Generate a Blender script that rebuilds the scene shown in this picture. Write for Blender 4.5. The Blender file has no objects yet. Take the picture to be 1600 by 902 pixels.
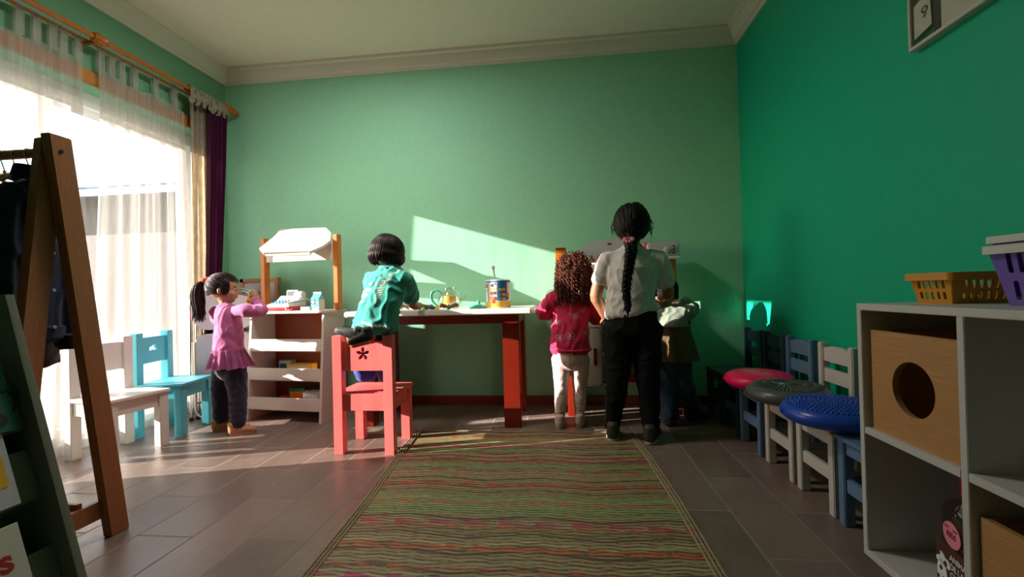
import bpy, bmesh, math, random
from math import sin, cos, pi, radians as rad, sqrt
from mathutils import Vector as V, Matrix, noise
from mathutils.bvhtree import BVHTree
random.seed(7)
SC = bpy.context.scene
COL = SC.collection
# ------------------------------------------------------------------ camera, sky, sun, exposure
FPX = 709.97
RR, UU, FF = V((.99355162, .11049788, -.02540467)), V((.02602791, -.00420131, .99965239)), V((-.11035274, .99386748, .00705024))
CAM_H = 0.8073
cam = bpy.data.cameras.new('camera'); camo = bpy.data.objects.new('camera', cam); COL.objects.link(camo)
cam.sensor_width = 36; cam.lens = FPX / 1600 * 36; cam.clip_start = .02; cam.clip_end = 200
camo.matrix_world = Matrix(((RR.x, UU.x, -FF.x, 0), (RR.y, UU.y, -FF.y, 0), (RR.z, UU.z, -FF.z, CAM_H), (0, 0, 0, 1)))
SC.camera = camo
SUN_DIR = V((1, .29, -.303)).normalized()          # travel direction of the low sun through the glazed door
SUN_E, SKY_E, EXPO = 36.0, 2.8, 0.0
FILL_W = 23.0  # power of the added overhead fill
w = bpy.data.worlds.new('sky'); SC.world = w; w.use_nodes = True
wn = w.node_tree; bg = wn.nodes['Background']
sky = wn.nodes.new('ShaderNodeTexSky'); sky.sky_type = 'NISHITA'; sky.sun_disc = False
sky.sun_elevation = rad(17); sky.sun_rotation = math.atan2(-SUN_DIR.x, -SUN_DIR.y); sky.air_density = 1.0; sky.dust_density = 1.0
mixw = wn.nodes.new('ShaderNodeMixRGB'); mixw.inputs[0].default_value = .8; mixw.inputs[2].default_value = (.34, .36, .39, 1)
wn.links.new(sky.outputs[0], mixw.inputs[1]); wn.links.new(mixw.outputs[0], bg.inputs[0]); bg.inputs[1].default_value = SKY_E
sl = bpy.data.lights.new('sun', 'SUN'); sl.energy = SUN_E; sl.angle = rad(.5); sl.color = (1, .95, .89)
so = bpy.data.objects.new('sun', sl); COL.objects.link(so); so.rotation_euler = SUN_DIR.to_track_quat('-Z', 'Y').to_euler()
for pn, loc, rot, sx, sy in (('door_portal', (-2.78, 2.305, .96), (0, rad(-90), 0), 1.9, 1.52),):
    pl = bpy.data.lights.new(pn, 'AREA'); pl.shape = 'RECTANGLE'; pl.size = sx; pl.size_y = sy; pl.cycles.is_portal = True
    po = bpy.data.objects.new(pn, pl); COL.objects.link(po); po.location = loc; po.rotation_euler = rot
SC.view_settings.view_transform = 'Standard'; SC.view_settings.look = 'None'; SC.view_settings.gamma = 1
SC.view_settings.use_curve_mapping = False; SC.view_settings.exposure = EXPO
cy = SC.cycles
cy.max_bounces = 10; cy.diffuse_bounces = 6; cy.glossy_bounces = 4; cy.transmission_bounces = 8; cy.transparent_max_bounces = 16
cy.sample_clamp_indirect = 6; cy.use_denoising = True; cy.caustics_reflective = False; cy.caustics_refractive = False

XL, XR, YB, YF, ZC = -2.548, 1.2206, 3.2343, -1.6, 2.555
def at(px, py, Y):                                  # a point of the photograph at depth Y in the room
    d = RR * ((px - 800) / FPX) - UU * ((py - 451) / FPX) + FF
    return V((0, 0, CAM_H)) + d * (Y / d.y)
def atx(px, py, X):
    d = RR * ((px - 800) / FPX) - UU * ((py - 451) / FPX) + FF
    return V((0, 0, CAM_H)) + d * (X / d.x)
def atz(px, py, Z):
    d = RR * ((px - 800) / FPX) - UU * ((py - 451) / FPX) + FF
    return V((0, 0, CAM_H)) + d * ((Z - CAM_H) / d.z)
# ------------------------------------------------------------------ materials
def lin(h):
    if not isinstance(h, str): return tuple(h)[:3]
    h = h.lstrip('#'); c = [int(h[i:i + 2], 16) / 255 for i in (0, 2, 4)]
    return tuple(x / 12.92 if x < .04045 else ((x + .055) / 1.055) ** 2.4 for x in c)
def rgba(h): return (*lin(h), 1)
class NT:
    def __init__(s, name):
        s.m = bpy.data.materials.new(name); s.m.use_nodes = True; s.t = s.m.node_tree
        s.b = s.t.nodes['Principled BSDF']; s.out = s.t.nodes['Material Output']
    def n(s, ty, **kw):
        o = s.t.nodes.new('ShaderNode' + ty)
        for k, v in kw.items():
            if k.startswith('i_'): o.inputs[int(k[2:]) if k[2:].isdigit() else k[2:]].default_value = v
            else: setattr(o, k, v)
        return o
    def l(s, a, b): s.t.links.new(a, b)
    def coord(s, scale=(1, 1, 1), rot=(0, 0, 0), loc=(0, 0, 0)):
        tc = s.n('TexCoord'); mp = s.n('Mapping'); mp.inputs['Scale'].default_value = scale
        mp.inputs['Rotation'].default_value = rot; mp.inputs['Location'].default_value = loc
        s.l(tc.outputs['Object'], mp.inputs[0]); return mp.outputs[0]
    def ramp(s, fac, stops, interp='LINEAR'):
        r = s.n('ValToRGB'); r.color_ramp.interpolation = interp; e = r.color_ramp.elements
        while len(e) < len(stops): e.new(.5)
        for x, (p, c) in zip(e, stops): x.position = p; x.color = rgba(c)
        s.l(fac, r.inputs[0]); return r.outputs[0]
    def mix(s, fac, a, b, mode='MIX'):
        m = s.n('MixRGB', blend_type=mode)
        for i, x in enumerate((fac, a, b)):
            if isinstance(x, (int, float)): m.inputs[i].default_value = x
            elif isinstance(x, (str, tuple)): m.inputs[i].default_value = rgba(x)
            else: s.l(x, m.inputs[i])
        return m.outputs[0]
    def math(s, op, a, b=0):
        m = s.n('Math', operation=op)
        for i, x in enumerate((a, b)):
            if isinstance(x, (int, float)): m.inputs[i].default_value = x
            else: s.l(x, m.inputs[i])
        return m.outputs[0]
    def bump(s, h, st, d=.002):
        b = s.n('Bump'); b.inputs['Strength'].default_value = st; b.inputs['Distance'].default_value = d
        s.l(h, b.inputs['Height']); s.l(b.outputs[0], s.b.inputs['Normal'])
def plain(name, c, rough=.5, metal=0, var=.06, scale=18, bump=0, bscale=60, spec=.5, coat=0, sheen=0):
    t = NT(name); co = t.coord((scale,) * 3)
    nz = t.n('TexNoise', i_Detail=4.0); t.l(co, nz.inputs['Vector'])
    c = lin(c); a = tuple(min(1, x * (1 + var)) for x in c); b = tuple(x * (1 - var) for x in c)
    t.l(t.ramp(nz.outputs[0], [(.3, b), (.7, a)]), t.b.inputs['Base Color'])
    t.b.inputs['Roughness'].default_value = rough; t.b.inputs['Metallic'].default_value = metal
    t.b.inputs['Specular IOR Level'].default_value = spec; t.b.inputs['Coat Weight'].default_value = coat
    t.b.inputs['Sheen Weight'].default_value = sheen
    if bump:
        n2 = t.n('TexNoise', i_Scale=bscale / scale, i_Detail=3.0); t.l(co, n2.inputs['Vector']); t.bump(n2.outputs[0], bump)
    return t.m
def wood(name, c1, c2, axis='z', rough=.45, sc=14, stretch=.07):
    t = NT(name); s = [sc * 4] * 3; s['xyz'.index(axis)] = sc * 4 * stretch
    co = t.coord(s); nz = t.n('TexNoise', i_Detail=6.0, i_Distortion=.8, i_Roughness=.6); t.l(co, nz.inputs['Vector'])
    t.l(t.ramp(nz.outputs[0], [(.3, c1), (.52, c2), (.75, c1)]), t.b.inputs['Base Color'])
    t.b.inputs['Roughness'].default_value = rough; t.bump(nz.outputs[0], .12); return t.m
def cloth(name, c, rough=.85, var=.12, weave=700, sheen=.2, knit=.25):
    t = NT(name); co = t.coord((1, 1, 1))
    nz = t.n('TexNoise', i_Scale=25.0, i_Detail=4.0); t.l(co, nz.inputs['Vector'])
    c = lin(c); a = tuple(min(1, x * (1 + var)) for x in c); b = tuple(x * (1 - var) for x in c)
    t.l(t.ramp(nz.outputs[0], [(.3, b), (.7, a)]), t.b.inputs['Base Color'])
    t.b.inputs['Roughness'].default_value = rough; t.b.inputs['Sheen Weight'].default_value = sheen
    t.b.inputs['Specular IOR Level'].default_value = .2
    wv = t.n('TexNoise', i_Scale=float(weave), i_Detail=1.0); t.l(co, wv.inputs['Vector']); t.bump(wv.outputs[0], knit, .001); return t.m
def dotted(name, base, dot, scale, size):
    t = NT(name); co = t.coord((scale,) * 3); v = t.n('TexVoronoi'); v.inputs['Randomness'].default_value = .25; t.l(co, v.inputs['Vector'])
    t.l(t.ramp(v.outputs['Distance'], [(size, dot), (size + .06, base)]), t.b.inputs['Base Color']); t.b.inputs['Roughness'].default_value = .85
    t.b.inputs['Specular IOR Level'].default_value = .2; return t.m
M = {}
M['back_paint'] = plain('mint_wall_paint', (.30, .64, .42), .62, var=.03, scale=5, bump=.08, bscale=220, spec=.3)
M['right_paint'] = plain('teal_wall_paint', (.004, .39, .225), .5, var=.03, scale=5, bump=.08, bscale=220, spec=.35)
M['left_paint'] = plain('green_wall_paint', (.17, .38, .235), .62, var=.03, scale=5, bump=.08, bscale=220, spec=.3)
M['ceiling'] = plain('ceiling_paint', (.86, .76, .64), .8, var=.02, scale=3, bump=.05, bscale=200, spec=.2)
M['moulding'] = plain('moulding_paint', (.72, .66, .56), .55, var=.02)
M['pvc'] = plain('white_window_frame', (.8, .8, .8), .3, var=.02)
M['rodwood'] = wood('varnished_rod_wood', '#c0711c', '#a2560f', 'y', .35)
M['lintel'] = wood('lintel_wood', '#c98a45', '#b0722f', 'y', .5)
M['base'] = wood('baseboard_wood', '#97401f', '#7d2f14', 'x', .35)
M['redwood'] = wood('red_varnished_wood', '#8e2610', '#6f1a0a', 'z', .3)
M['orangewood'] = wood('orange_pine', '#d07c2a', '#b3611a', 'z', .4)
M['orangeply'] = wood('orange_board', '#a9501f', '#8e3f15', 'x', .5)
M['rackwood'] = wood('beech_rack', '#b5764a', '#9a5f36', 'z', .45)
M['boxwood'] = wood('light_oak_box', '#c08e5c', '#ab7a48', 'y', .5, 10, .05)
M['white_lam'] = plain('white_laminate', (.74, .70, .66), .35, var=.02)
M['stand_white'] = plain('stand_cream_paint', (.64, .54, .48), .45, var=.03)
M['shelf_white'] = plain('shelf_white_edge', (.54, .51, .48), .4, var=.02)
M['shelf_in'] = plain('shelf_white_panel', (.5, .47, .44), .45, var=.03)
M['red_paint'] = plain('coral_paint', (.86, .17, .155), .38, var=.04, bump=.03)
M['chair_white'] = plain('chair_white_paint', (.72, .68, .62), .4, var=.03)
M['chair_blue'] = plain('chair_turquoise_paint', (.10, .50, .60), .4, var=.04)
M['slate_blue'] = plain('slate_blue_paint', (.12, .20, .34), .45, var=.05)
M['navy_paint'] = plain('dark_blue_paint', (.035, .07, .11), .45, var=.05)
M['bone_paint'] = plain('bone_paint', (.60, .54, .51), .45, var=.03)
M['chrome'] = plain('chrome_tube', (.7, .68, .66), .22, metal=1, var=.02)
M['wire'] = plain('hanger_wire', (.5, .48, .45), .3, metal=1, var=.02)
M['greypanel'] = plain('pale_grey_panel', (.55, .52, .55), .4, var=.03)
M['black'] = plain('black_plastic', (.012, .012, .013), .4, var=.05)
M['offwhite'] = plain('white_plastic', (.78, .77, .74), .3, var=.02)
M['red_pl'] = plain('red_plastic', (.62, .02, .035), .3, var=.03)
M['pink_pl'] = plain('pink_rubber', (.80, .006, .105), .34, var=.03, spec=.35)
M['grey_pl'] = plain('grey_rubber', (.085, .085, .08), .35, var=.04)
M['blue_pl'] = plain('blue_rubber', (.012, .06, .42), .3, var=.03)
M['green_pl'] = plain('teapot_green', (.04, .27, .17), .35, var=.03)
M['mint_pl'] = plain('mint_card', (.28, .62, .5), .5, var=.03)
M['yellow'] = plain('yellow_plastic', (.85, .48, .03), .35, var=.03)
M['basket_y'] = plain('amber_plastic', (.62, .24, .012), .35, var=.03)
M['basket_p'] = plain('purple_plastic', (.16, .10, .42), .35, var=.03)
M['rim_grey'] = plain('pale_rim_plastic', (.55, .53, .5), .4, var=.03)
M['toy_green'] = plain('toy_green', (.03, .45, .06), .3, var=.03)
M['toy_blue'] = plain('toy_blue', (.03, .15, .5), .3, var=.03)
M['toy_orange'] = plain('toy_orange', (.8, .2, .02), .35, var=.03)
M['toy_brown'] = plain('toy_brown', (.22, .06, .02), .5, var=.08)
M['skin'] = plain('skin', (.43, .20, .115), .5, var=.05, scale=30, spec=.35)
M['skin2'] = plain('skin_tan', (.34, .145, .075), .5, var=.05, scale=30, spec=.35)
M['print_white'] = plain('white_print', (.75, .74, .70), .7, var=.03)
M['print_black'] = plain('black_print', (.015, .015, .016), .6, var=.03)
M['print_red'] = plain('red_print', (.45, .02, .02), .6, var=.03)
M['print_blue'] = plain('blue_print', (.02, .16, .42), .6, var=.03)
M['print_teal'] = plain('dark_teal_print', (.01, .10, .13), .6, var=.03)
M['print_yellow'] = plain('yellow_print', (.75, .42, .03), .6, var=.03)
M['print_brown'] = plain('brown_print', (.07, .02, .012), .6, var=.03)
M['print_green'] = plain('green_print', (.02, .2, .08), .6, var=.03)
M['paper'] = plain('paper', (.62, .58, .5), .8, var=.03)
M['carton_blue'] = plain('carton_blue', (.10, .47, .68), .45, var=.03)
M['display'] = plain('display_grey_green_paint', (.16, .17, .125), .55, var=.04)
M['teal_book'] = plain('teal_book_cover', (.03, .13, .12), .4, var=.04)
def hair(name, c1, c2, rough=.32):
    t = NT(name); co = t.coord((60, 60, 12)); nz = t.n('TexNoise', i_Detail=3.0); t.l(co, nz.inputs['Vector'])
    t.l(t.ramp(nz.outputs[0], [(.35, c1), (.7, c2)]), t.b.inputs['Base Color']); t.b.inputs['Roughness'].default_value = rough
    t.b.inputs['Specular IOR Level'].default_value = .22; return t.m
M['hair_black'] = hair('black_hair', (.003, .0025, .0025), (.008, .006, .005), .5)
M['hair_dark'] = hair('dark_brown_hair', (.010, .004, .004), (.035, .013, .010), .42)
M['hair_curly'] = hair('curly_brown_hair', (.03, .008, .005), (.15, .040, .020), .35)
M['pink_shirt'] = cloth('mauve_jersey', (.50, .13, .30))
M['navy_jog'] = cloth('dark_navy_fleece', (.022, .018, .035))
M['teal_shirt'] = cloth('teal_jersey', (.05, .36, .29))
M['blue_jog'] = cloth('royal_blue_fleece', (.012, .055, .32))
M['mag_shirt'] = cloth('magenta_jersey', (.58, .022, .085))
M['leggings'] = dotted('pale_pink_dotted_leggings', (.80, .62, .57), (.40, .23, .22), 70, .26)
M['white_shirt'] = cloth('white_jersey', (.66, .62, .60))
M['black_jog'] = cloth('black_fleece', (.004, .004, .0045), sheen=0)
M['green_shirt'] = cloth('grey_green_jersey', (.22, .25, .19))
M['khaki'] = cloth('khaki_cotton', (.22, .15, .075))
M['jeans'] = cloth('washed_denim', (.022, .05, .085), var=.35)
M['denim'] = cloth('navy_denim', (.010, .017, .05), var=.3)
M['olive'] = cloth('olive_cotton', (.055, .055, .025))
M['brown_cloth'] = cloth('dark_brown_cotton', (.03, .018, .012))
M['beige_curtain'] = cloth('beige_linen', (.52, .45, .35), sheen=.1)
M['purple_curtain'] = cloth('purple_velvet', (.10, .007, .055), sheen=.3)
M['sock'] = dotted('orange_dotted_sock', (.55, .13, .03), (.06, .02, .015), 60, .22)
M['shoe_tan'] = plain('tan_suede', (.48, .25, .13), .8, var=.08, bump=.1)
M['shoe_pale'] = plain('pale_beige_shoe', (.52, .40, .33), .6, var=.05)
M['shoe_dark'] = plain('dark_trainer', (.035, .03, .025), .6, var=.2)
M['scrunchie'] = cloth('pink_scrunchie', (.75, .20, .26))
M['red_bow'] = cloth('red_hair_tie', (.75, .05, .02))
def sheer():
    t = NT('sheer_voile'); t.t.nodes.remove(t.b)
    tr = t.n('BsdfTransparent'); tr.inputs[0].default_value = (1, .97, .94, 1)
    tl = t.n('BsdfTranslucent'); tl.inputs[0].default_value = (.27, .255, .24, 1)
    df = t.n('BsdfDiffuse'); df.inputs[0].default_value = (.70, .65, .60, 1)
    m1 = t.n('MixShader'); m1.inputs[0].default_value = .55; t.l(tl.outputs[0], m1.inputs[1]); t.l(df.outputs[0], m1.inputs[2])
    co = t.coord((1, 13, .5)); nz = t.n('TexNoise', i_Detail=3.0); t.l(co, nz.inputs['Vector'])
    r = t.n('MapRange'); r.inputs['From Min'].default_value = .3; r.inputs['From Max'].default_value = .7
    r.inputs['To Min'].default_value = .40; r.inputs['To Max'].default_value = .58; t.l(nz.outputs[0], r.inputs[0])
    m2 = t.n('MixShader'); t.l(r.outputs[0], m2.inputs[0]); t.l(tr.outputs[0], m2.inputs[1]); t.l(m1.outputs[0], m2.inputs[2])
    t.l(m2.outputs[0], t.out.inputs[0]); return t.m
M['sheer'] = sheer()
def pane(name, tint, refl=.06):
    t = NT(name); t.t.nodes.remove(t.b)
    tr = t.n('BsdfTransparent'); tr.inputs[0].default_value = (*tint, 1)
    gl = t.n('BsdfGlossy'); gl.inputs['Roughness'].default_value = .03
    fr = t.n('LayerWeight'); fr.inputs[0].default_value = .25
    r = t.math('MULTIPLY', fr.outputs['Facing'], refl * 6); r2 = t.math('ADD', r, refl)
    mx = t.n('MixShader'); t.l(r2, mx.inputs[0]); t.l(tr.outputs[0], mx.inputs[1]); t.l(gl.outputs[0], mx.inputs[2])
    t.l(mx.outputs[0], t.out.inputs[0]); return t.m
def glow(name, c, e):
    t = NT(name); t.b.inputs['Base Color'].default_value = rgba(c); t.b.inputs['Emission Color'].default_value = rgba(c); t.b.inputs['Emission Strength'].default_value = e; return t.m
M['opal'] = glow('fill_diffuser', (.9, .87, .8), 2.0)  # glowing face of the added fill lamp
M['glass'] = pane('window_glass', (.97, .98, .98), .03)
M['jarplastic'] = pane('clear_plastic', (.80, .74, .72), .05)
M['teaglass'] = pane('teapot_glass', (.93, .95, .92), .06)
def floor_mat():
    t = NT('wood_look_tile'); tc = t.n('TexCoord'); sp = t.n('SeparateXYZ'); t.l(tc.outputs['Object'], sp.inputs[0])
    cb = t.n('CombineXYZ'); t.l(t.math('ADD', sp.outputs['Y'], -1.419 + .585 * 10 - .2925), cb.inputs[0]); t.l(t.math('ADD', sp.outputs['X'], -.578 + .2055 * 40), cb.inputs[1])
    br = t.n('TexBrick', offset=.5, offset_frequency=2); t.l(cb.outputs[0], br.inputs[0])
    br.inputs['Scale'].default_value = 1; br.inputs['Brick Width'].default_value = .585; br.inputs['Row Height'].default_value = .2055
    br.inputs['Mortar Size'].default_value = .0042; br.inputs['Mortar Smooth'].default_value = .1; br.inputs['Bias'].default_value = 0
    br.inputs['Color1'].default_value = (.0, 0, 0, 1); br.inputs['Color2'].default_value = (1, 1, 1, 1); br.inputs['Mortar'].default_value = (.5, .5, .5, 1)
    mp = t.n('Mapping'); mp.inputs['Scale'].default_value = (2.2, 20, 1); t.l(cb.outputs[0], mp.inputs[0])
    off = t.n('VectorMath', operation='ADD'); t.l(mp.outputs[0], off.inputs[0]); t.l(br.outputs['Color'], off.inputs[1])
    nz = t.n('TexNoise', i_Detail=6.0, i_Roughness=.62, i_Distortion=.6); t.l(off.outputs[0], nz.inputs['Vector'])
    grain = t.ramp(nz.outputs[0], [(.25, (.165, .112, .090)), (.5, (.215, .148, .121)), (.75, (.262, .185, .154))])
    n2 = t.n('TexNoise', i_Scale=4.0, i_Detail=3.0); t.l(cb.outputs[0], n2.inputs['Vector'])
    c = t.mix(.35, grain, t.ramp(n2.outputs[0], [(.35, (.55, .5, .46)), (.65, (1, 1, 1))]), 'MULTIPLY')
    c = t.mix(.18, c, br.outputs['Color'], 'OVERLAY')
    c = t.mix(br.outputs['Fac'], c, (.22, .18, .15))
    t.l(c, t.b.inputs['Base Color'])
    t.l(t.mix(br.outputs['Fac'], t.ramp(nz.outputs[0], [(.3, (.30,) * 3), (.7, (.40,) * 3)]), (.95,) * 3), t.b.inputs['Roughness'])
    h = t.math('SUBTRACT', t.math('MULTIPLY', nz.outputs[0], .05), br.outputs['Fac']); t.bump(h, .45, .003); return t.m
M['floor'] = floor_mat()
def rug_mat():
    t = NT('woven_zigzag_mat'); tc = t.n('TexCoord'); sp = t.n('SeparateXYZ'); t.l(tc.outputs['Object'], sp.inputs[0])
    x, y = t.math('ADD', sp.outputs['X'], 5.0), t.math('ADD', sp.outputs['Y'], 5.0)
    def zig(per, amp): return t.math('ADD', y, t.math('MULTIPLY', t.math('PINGPONG', x, per), amp / per))
    def n1(w, sc, det=0.0):
        n = t.n('TexNoise', noise_dimensions='1D', i_Detail=det); n.inputs['Scale'].default_value = sc; t.l(w, n.inputs['W']); return n.outputs[0]
    c = t.ramp(n1(zig(.23, .035), 42), [(.30, '#5f4a30'), (.42, '#a08a62'), (.5, '#7d7a50'), (.58, '#b39c74'), (.70, '#654a32')])
    g = n1(zig(.30, .02), 5.5); gm = t.math('MULTIPLY', t.math('GREATER_THAN', g, .61), t.math('GREATER_THAN', n1(zig(.2, .03), 60), .42)); c = t.mix(t.math('MULTIPLY', gm, .75), c, '#75945c')
    def wedges(sp_, ph, per, hw, cols):
        yb = t.math('DIVIDE', t.math('ADD', y, ph), sp_); idx = t.math('FLOOR', yb); yl = t.math('MULTIPLY', t.math('SUBTRACT', t.math('SUBTRACT', yb, idx), .5), sp_)
        sw = t.math('FRACT', t.math('ADD', t.math('DIVIDE', x, per), t.math('MULTIPLY', idx, .37)), 0)
        d = t.math('ABSOLUTE', t.math('ADD', yl, t.math('MULTIPLY', sw, .010)), 0); m = t.math('LESS_THAN', d, t.math('MULTIPLY', t.math('SUBTRACT', 1, sw), hw))
        wn_ = t.n('TexWhiteNoise', noise_dimensions='1D'); t.l(idx, wn_.inputs['W']); return m, t.ramp(wn_.outputs['Value'], cols, 'CONSTANT')
    for sp_, ph, per, hw, cols in ((.155, .02, .125, .015, [(0, '#b0402c'), (.3, '#b8305c'), (.55, '#c0663a'), (.8, '#b0402c')]), (.118, .06, .09, .010, [(0, '#b5562f'), (.35, '#9a8a4c'), (.6, '#a8402c'), (.8, '#7f9450')])):
        m, cc = wedges(sp_, ph, per, hw, cols); c = t.mix(t.math('MULTIPLY', m, .85), c, cc)
    row = t.n('TexWave', bands_direction='Y', i_Scale=17.0); mp = t.n('CombineXYZ'); t.l(x, mp.inputs[0]); t.l(zig(.05, .008), mp.inputs[1]); t.l(mp.outputs[0], row.inputs['Vector'])
    dk = t.ramp(row.outputs[0], [(.10, (1, 1, 1)), (.40, (0, 0, 0))])
    br = t.n('TexNoise', i_Scale=1.0, i_Detail=2.0); ms = t.n('Mapping'); ms.inputs['Scale'].default_value = (38, 70, 1); t.l(mp.outputs[0], ms.inputs[0]); t.l(ms.outputs[0], br.inputs['Vector'])
    c = t.mix(t.math('MULTIPLY', t.math('MULTIPLY', dk, t.ramp(br.outputs[0], [(.38, (.35,) * 3), (.55, (1, 1, 1))])), .85), c, '#241a12')
    t.l(c, t.b.inputs['Base Color']); t.b.inputs['Roughness'].default_value = .6; t.bump(row.outputs[0], .5, .002); return t.m
M['rug'] = rug_mat()
M['rug_edge'] = cloth('rug_binding', (.30, .22, .12), weave=300)
M['stucco'] = plain('pale_stucco', (.13, .105, .095), .9, var=.05, bump=.2)
M['paving'] = plain('pale_paving', (.12, .112, .105), .9, var=.06)
def corr():
    t = NT('blue_corrugated_roof'); co = t.coord((1, 1, 1)); wv = t.n('TexWave', bands_direction='Y', i_Scale=4.0); t.l(co, wv.inputs['Vector'])
    t.l(t.ramp(wv.outputs[0], [(.2, (.05, .08, .2)), (.8, (.16, .22, .42))]), t.b.inputs['Base Color']); t.b.inputs['Roughness'].default_value = .4
    t.bump(wv.outputs[0], 1, .03); return t.m
M['corr'] = corr()
# ------------------------------------------------------------------ mesh helpers
MAT = {}
def thing(name, label, cat, loc=(0, 0, 0), rotz=0, group=None):
    o = bpy.data.objects.new(name, None); COL.objects.link(o); o.empty_display_size = .05
    o.location = loc; o.rotation_euler = (0, 0, rotz); o['label'] = label; o['category'] = cat
    if group: o['group'] = group
    MAT[o] = Matrix.Translation(V(loc)) @ Matrix.Rotation(rotz, 4, 'Z'); return o
def tag(o, label, cat, group=None):
    o['label'] = label; o['category'] = cat
    if group: o['group'] = group
    return o
def struct(o): o['kind'] = 'structure'; return o
def dup(root, loc, rotz, label=None, group=None):
    r = root.copy(); COL.objects.link(r); r.location = loc; r.rotation_euler = (0, 0, rotz)
    if label: r['label'] = label
    if group: r['group'] = group
    MAT[r] = Matrix.Translation(V(loc)) @ Matrix.Rotation(rotz, 4, 'Z')
    for ch in list(root.children):
        c = ch.copy(); COL.objects.link(c); c.parent = r; MAT[c] = MAT[r]
        for g in ch.children:
            d = g.copy(); COL.objects.link(d); d.parent = c; MAT[d] = MAT[r]
    return r
def catmull(pts, rs, k):
    if k < 2 or len(pts) < 3: return pts, rs
    P, Q = [], []
    n = len(pts)
    for i in range(n - 1):
        p0, p1, p2, p3 = pts[max(i - 1, 0)], pts[i], pts[i + 1], pts[min(i + 2, n - 1)]
        for j in range(k):
            t = j / k
            P.append(.5 * (2 * p1 + (p2 - p0) * t + (2 * p0 - 5 * p1 + 4 * p2 - p3) * t * t + (3 * p1 - p0 - 3 * p2 + p3) * t ** 3))
            Q.append(tuple(a + (b - a) * t for a, b in zip(rs[i], rs[i + 1])))
    P.append(pts[-1]); Q.append(rs[-1]); return P, Q
class MB:
    def __init__(s): s.bm = bmesh.new(); s.T = Matrix()
    def v(s, p): return s.bm.verts.new(s.T @ V(p))
    def f(s, vs):
        try: return s.bm.faces.new(vs)
        except ValueError: return None
    def box(s, c, size, rot=None, bev=.002):
        r = bmesh.ops.create_cube(s.bm, size=1)
        vs = r['verts']; m = s.T @ Matrix.Translation(V(c)) @ (rot.to_4x4() if rot else Matrix()) @ Matrix.Diagonal((*size, 1))
        bmesh.ops.transform(s.bm, matrix=m, verts=vs)
        if bev:
            es = list({e for v in vs for e in v.link_edges})
            bmesh.ops.bevel(s.bm, geom=es, offset=min(bev, min(size) * .3), segments=2, affect='EDGES', clamp_overlap=True)
        return s
    def bx(s, x0, x1, y0, y1, z0, z1, bev=.002):
        return s.box(((x0 + x1) / 2, (y0 + y1) / 2, (z0 + z1) / 2), (abs(x1 - x0), abs(y1 - y0), abs(z1 - z0)), None, bev)
    def bar(s, a, b, w, d, side=None, bev=.002):                   # rectangular bar from a to b
        a, b = V(a), V(b); t = (b - a); L = t.length; t.normalize()
        sd = V(side) if side else (V((0, 0, 1)) if abs(t.z) < .9 else V((1, 0, 0)))
        u = (sd - t * sd.dot(t)).normalized(); v = t.cross(u)
        return s.box((a + b) / 2, (w, d, L), Matrix((u, v, t)).transposed(), bev)
    def tube(s, pts, r, n=12, k=1, side=None, cap=True):
        pts = [V(p) for p in pts]
        rs = [r] * len(pts) if not isinstance(r, list) else r
        rs = [x if isinstance(x, tuple) else (x, x) for x in rs]
        pts, rs = catmull(pts, rs, k); N = len(pts); rings = []; u = None
        for i, p in enumerate(pts):
            t = (pts[min(i + 1, N - 1)] - pts[max(i - 1, 0)])
            t = t.normalized() if t.length > 1e-9 else V((0, 0, 1))
            if side: h = V(side)
            elif u is None: h = V((1, 0, 0)) if abs(t.x) < .8 else V((0, 1, 0))
            else: h = u
            u = h - t * h.dot(t)
            u = u.normalized() if u.length > 1e-6 else t.orthogonal().normalized()
            vv = t.cross(u); rings.append((p, u.copy(), vv, rs[i], t))
        if cap:                                                     # rounded ends
            p, u0, v0, (a, b), t = rings[0]; m = min(a, b)
            rings.insert(0, (p - t * m * .45, u0, v0, (a * .62, b * .62), t))
            p, u0, v0, (a, b), t = rings[-1]; m = min(a, b)
            rings.append((p + t * m * .45, u0, v0, (a * .62, b * .62), t))
        prev = None; first = None
        for p, u0, v0, (a, b), t in rings:
            cur = [s.v(p + u0 * (a * cos(2 * pi * j / n)) + v0 * (b * sin(2 * pi * j / n))) for j in range(n)]
            if prev:
                for j in range(n): s.f((prev[j], prev[(j + 1) % n], cur[(j + 1) % n], cur[j]))
            else: first = cur
            prev = cur
        if cap: s.f(first[::-1]); s.f(prev)
        return s
    def ell(s, c, r, rot=None, seg=20, ring=12):
        q = bmesh.ops.create_uvsphere(s.bm, u_segments=seg, v_segments=ring, radius=1)
        r = (r, r, r) if isinstance(r, (int, float)) else r
        bmesh.ops.transform(s.bm, matrix=s.T @ Matrix.Translation(V(c)) @ (rot.to_4x4() if rot else Matrix()) @ Matrix.Diagonal((*r, 1)), verts=q['verts']); return s
    def lathe(s, prof, c=(0, 0, 0), n=32, axis=None):
        c = V(c); prev = None; R = axis.to_matrix() if axis is not None and hasattr(axis, 'to_matrix') else (axis or Matrix.Identity(3))
        for (r, z) in prof:
            cur = [s.v(c + R @ V((r * cos(2 * pi * j / n), r * sin(2 * pi * j / n), z))) for j in range(n)] if r > 1e-5 else [s.v(c + R @ V((0, 0, z)))]
            if prev:
                if len(prev) == 1 and len(cur) > 1:
                    for j in range(n): s.f((prev[0], cur[(j + 1) % n], cur[j]))
                elif len(cur) == 1 and len(prev) > 1:
                    for j in range(n): s.f((prev[j], prev[(j + 1) % n], cur[0]))
                elif len(cur) > 1:
                    for j in range(n): s.f((prev[j], prev[(j + 1) % n], cur[(j + 1) % n], cur[j]))
            prev = cur
        return s
    def add(s, me, mat):
        n0 = len(s.bm.verts); s.bm.from_mesh(me); s.bm.verts.ensure_lookup_table()
        bmesh.ops.transform(s.bm, matrix=s.T @ mat, verts=s.bm.verts[n0:]); return s
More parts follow.
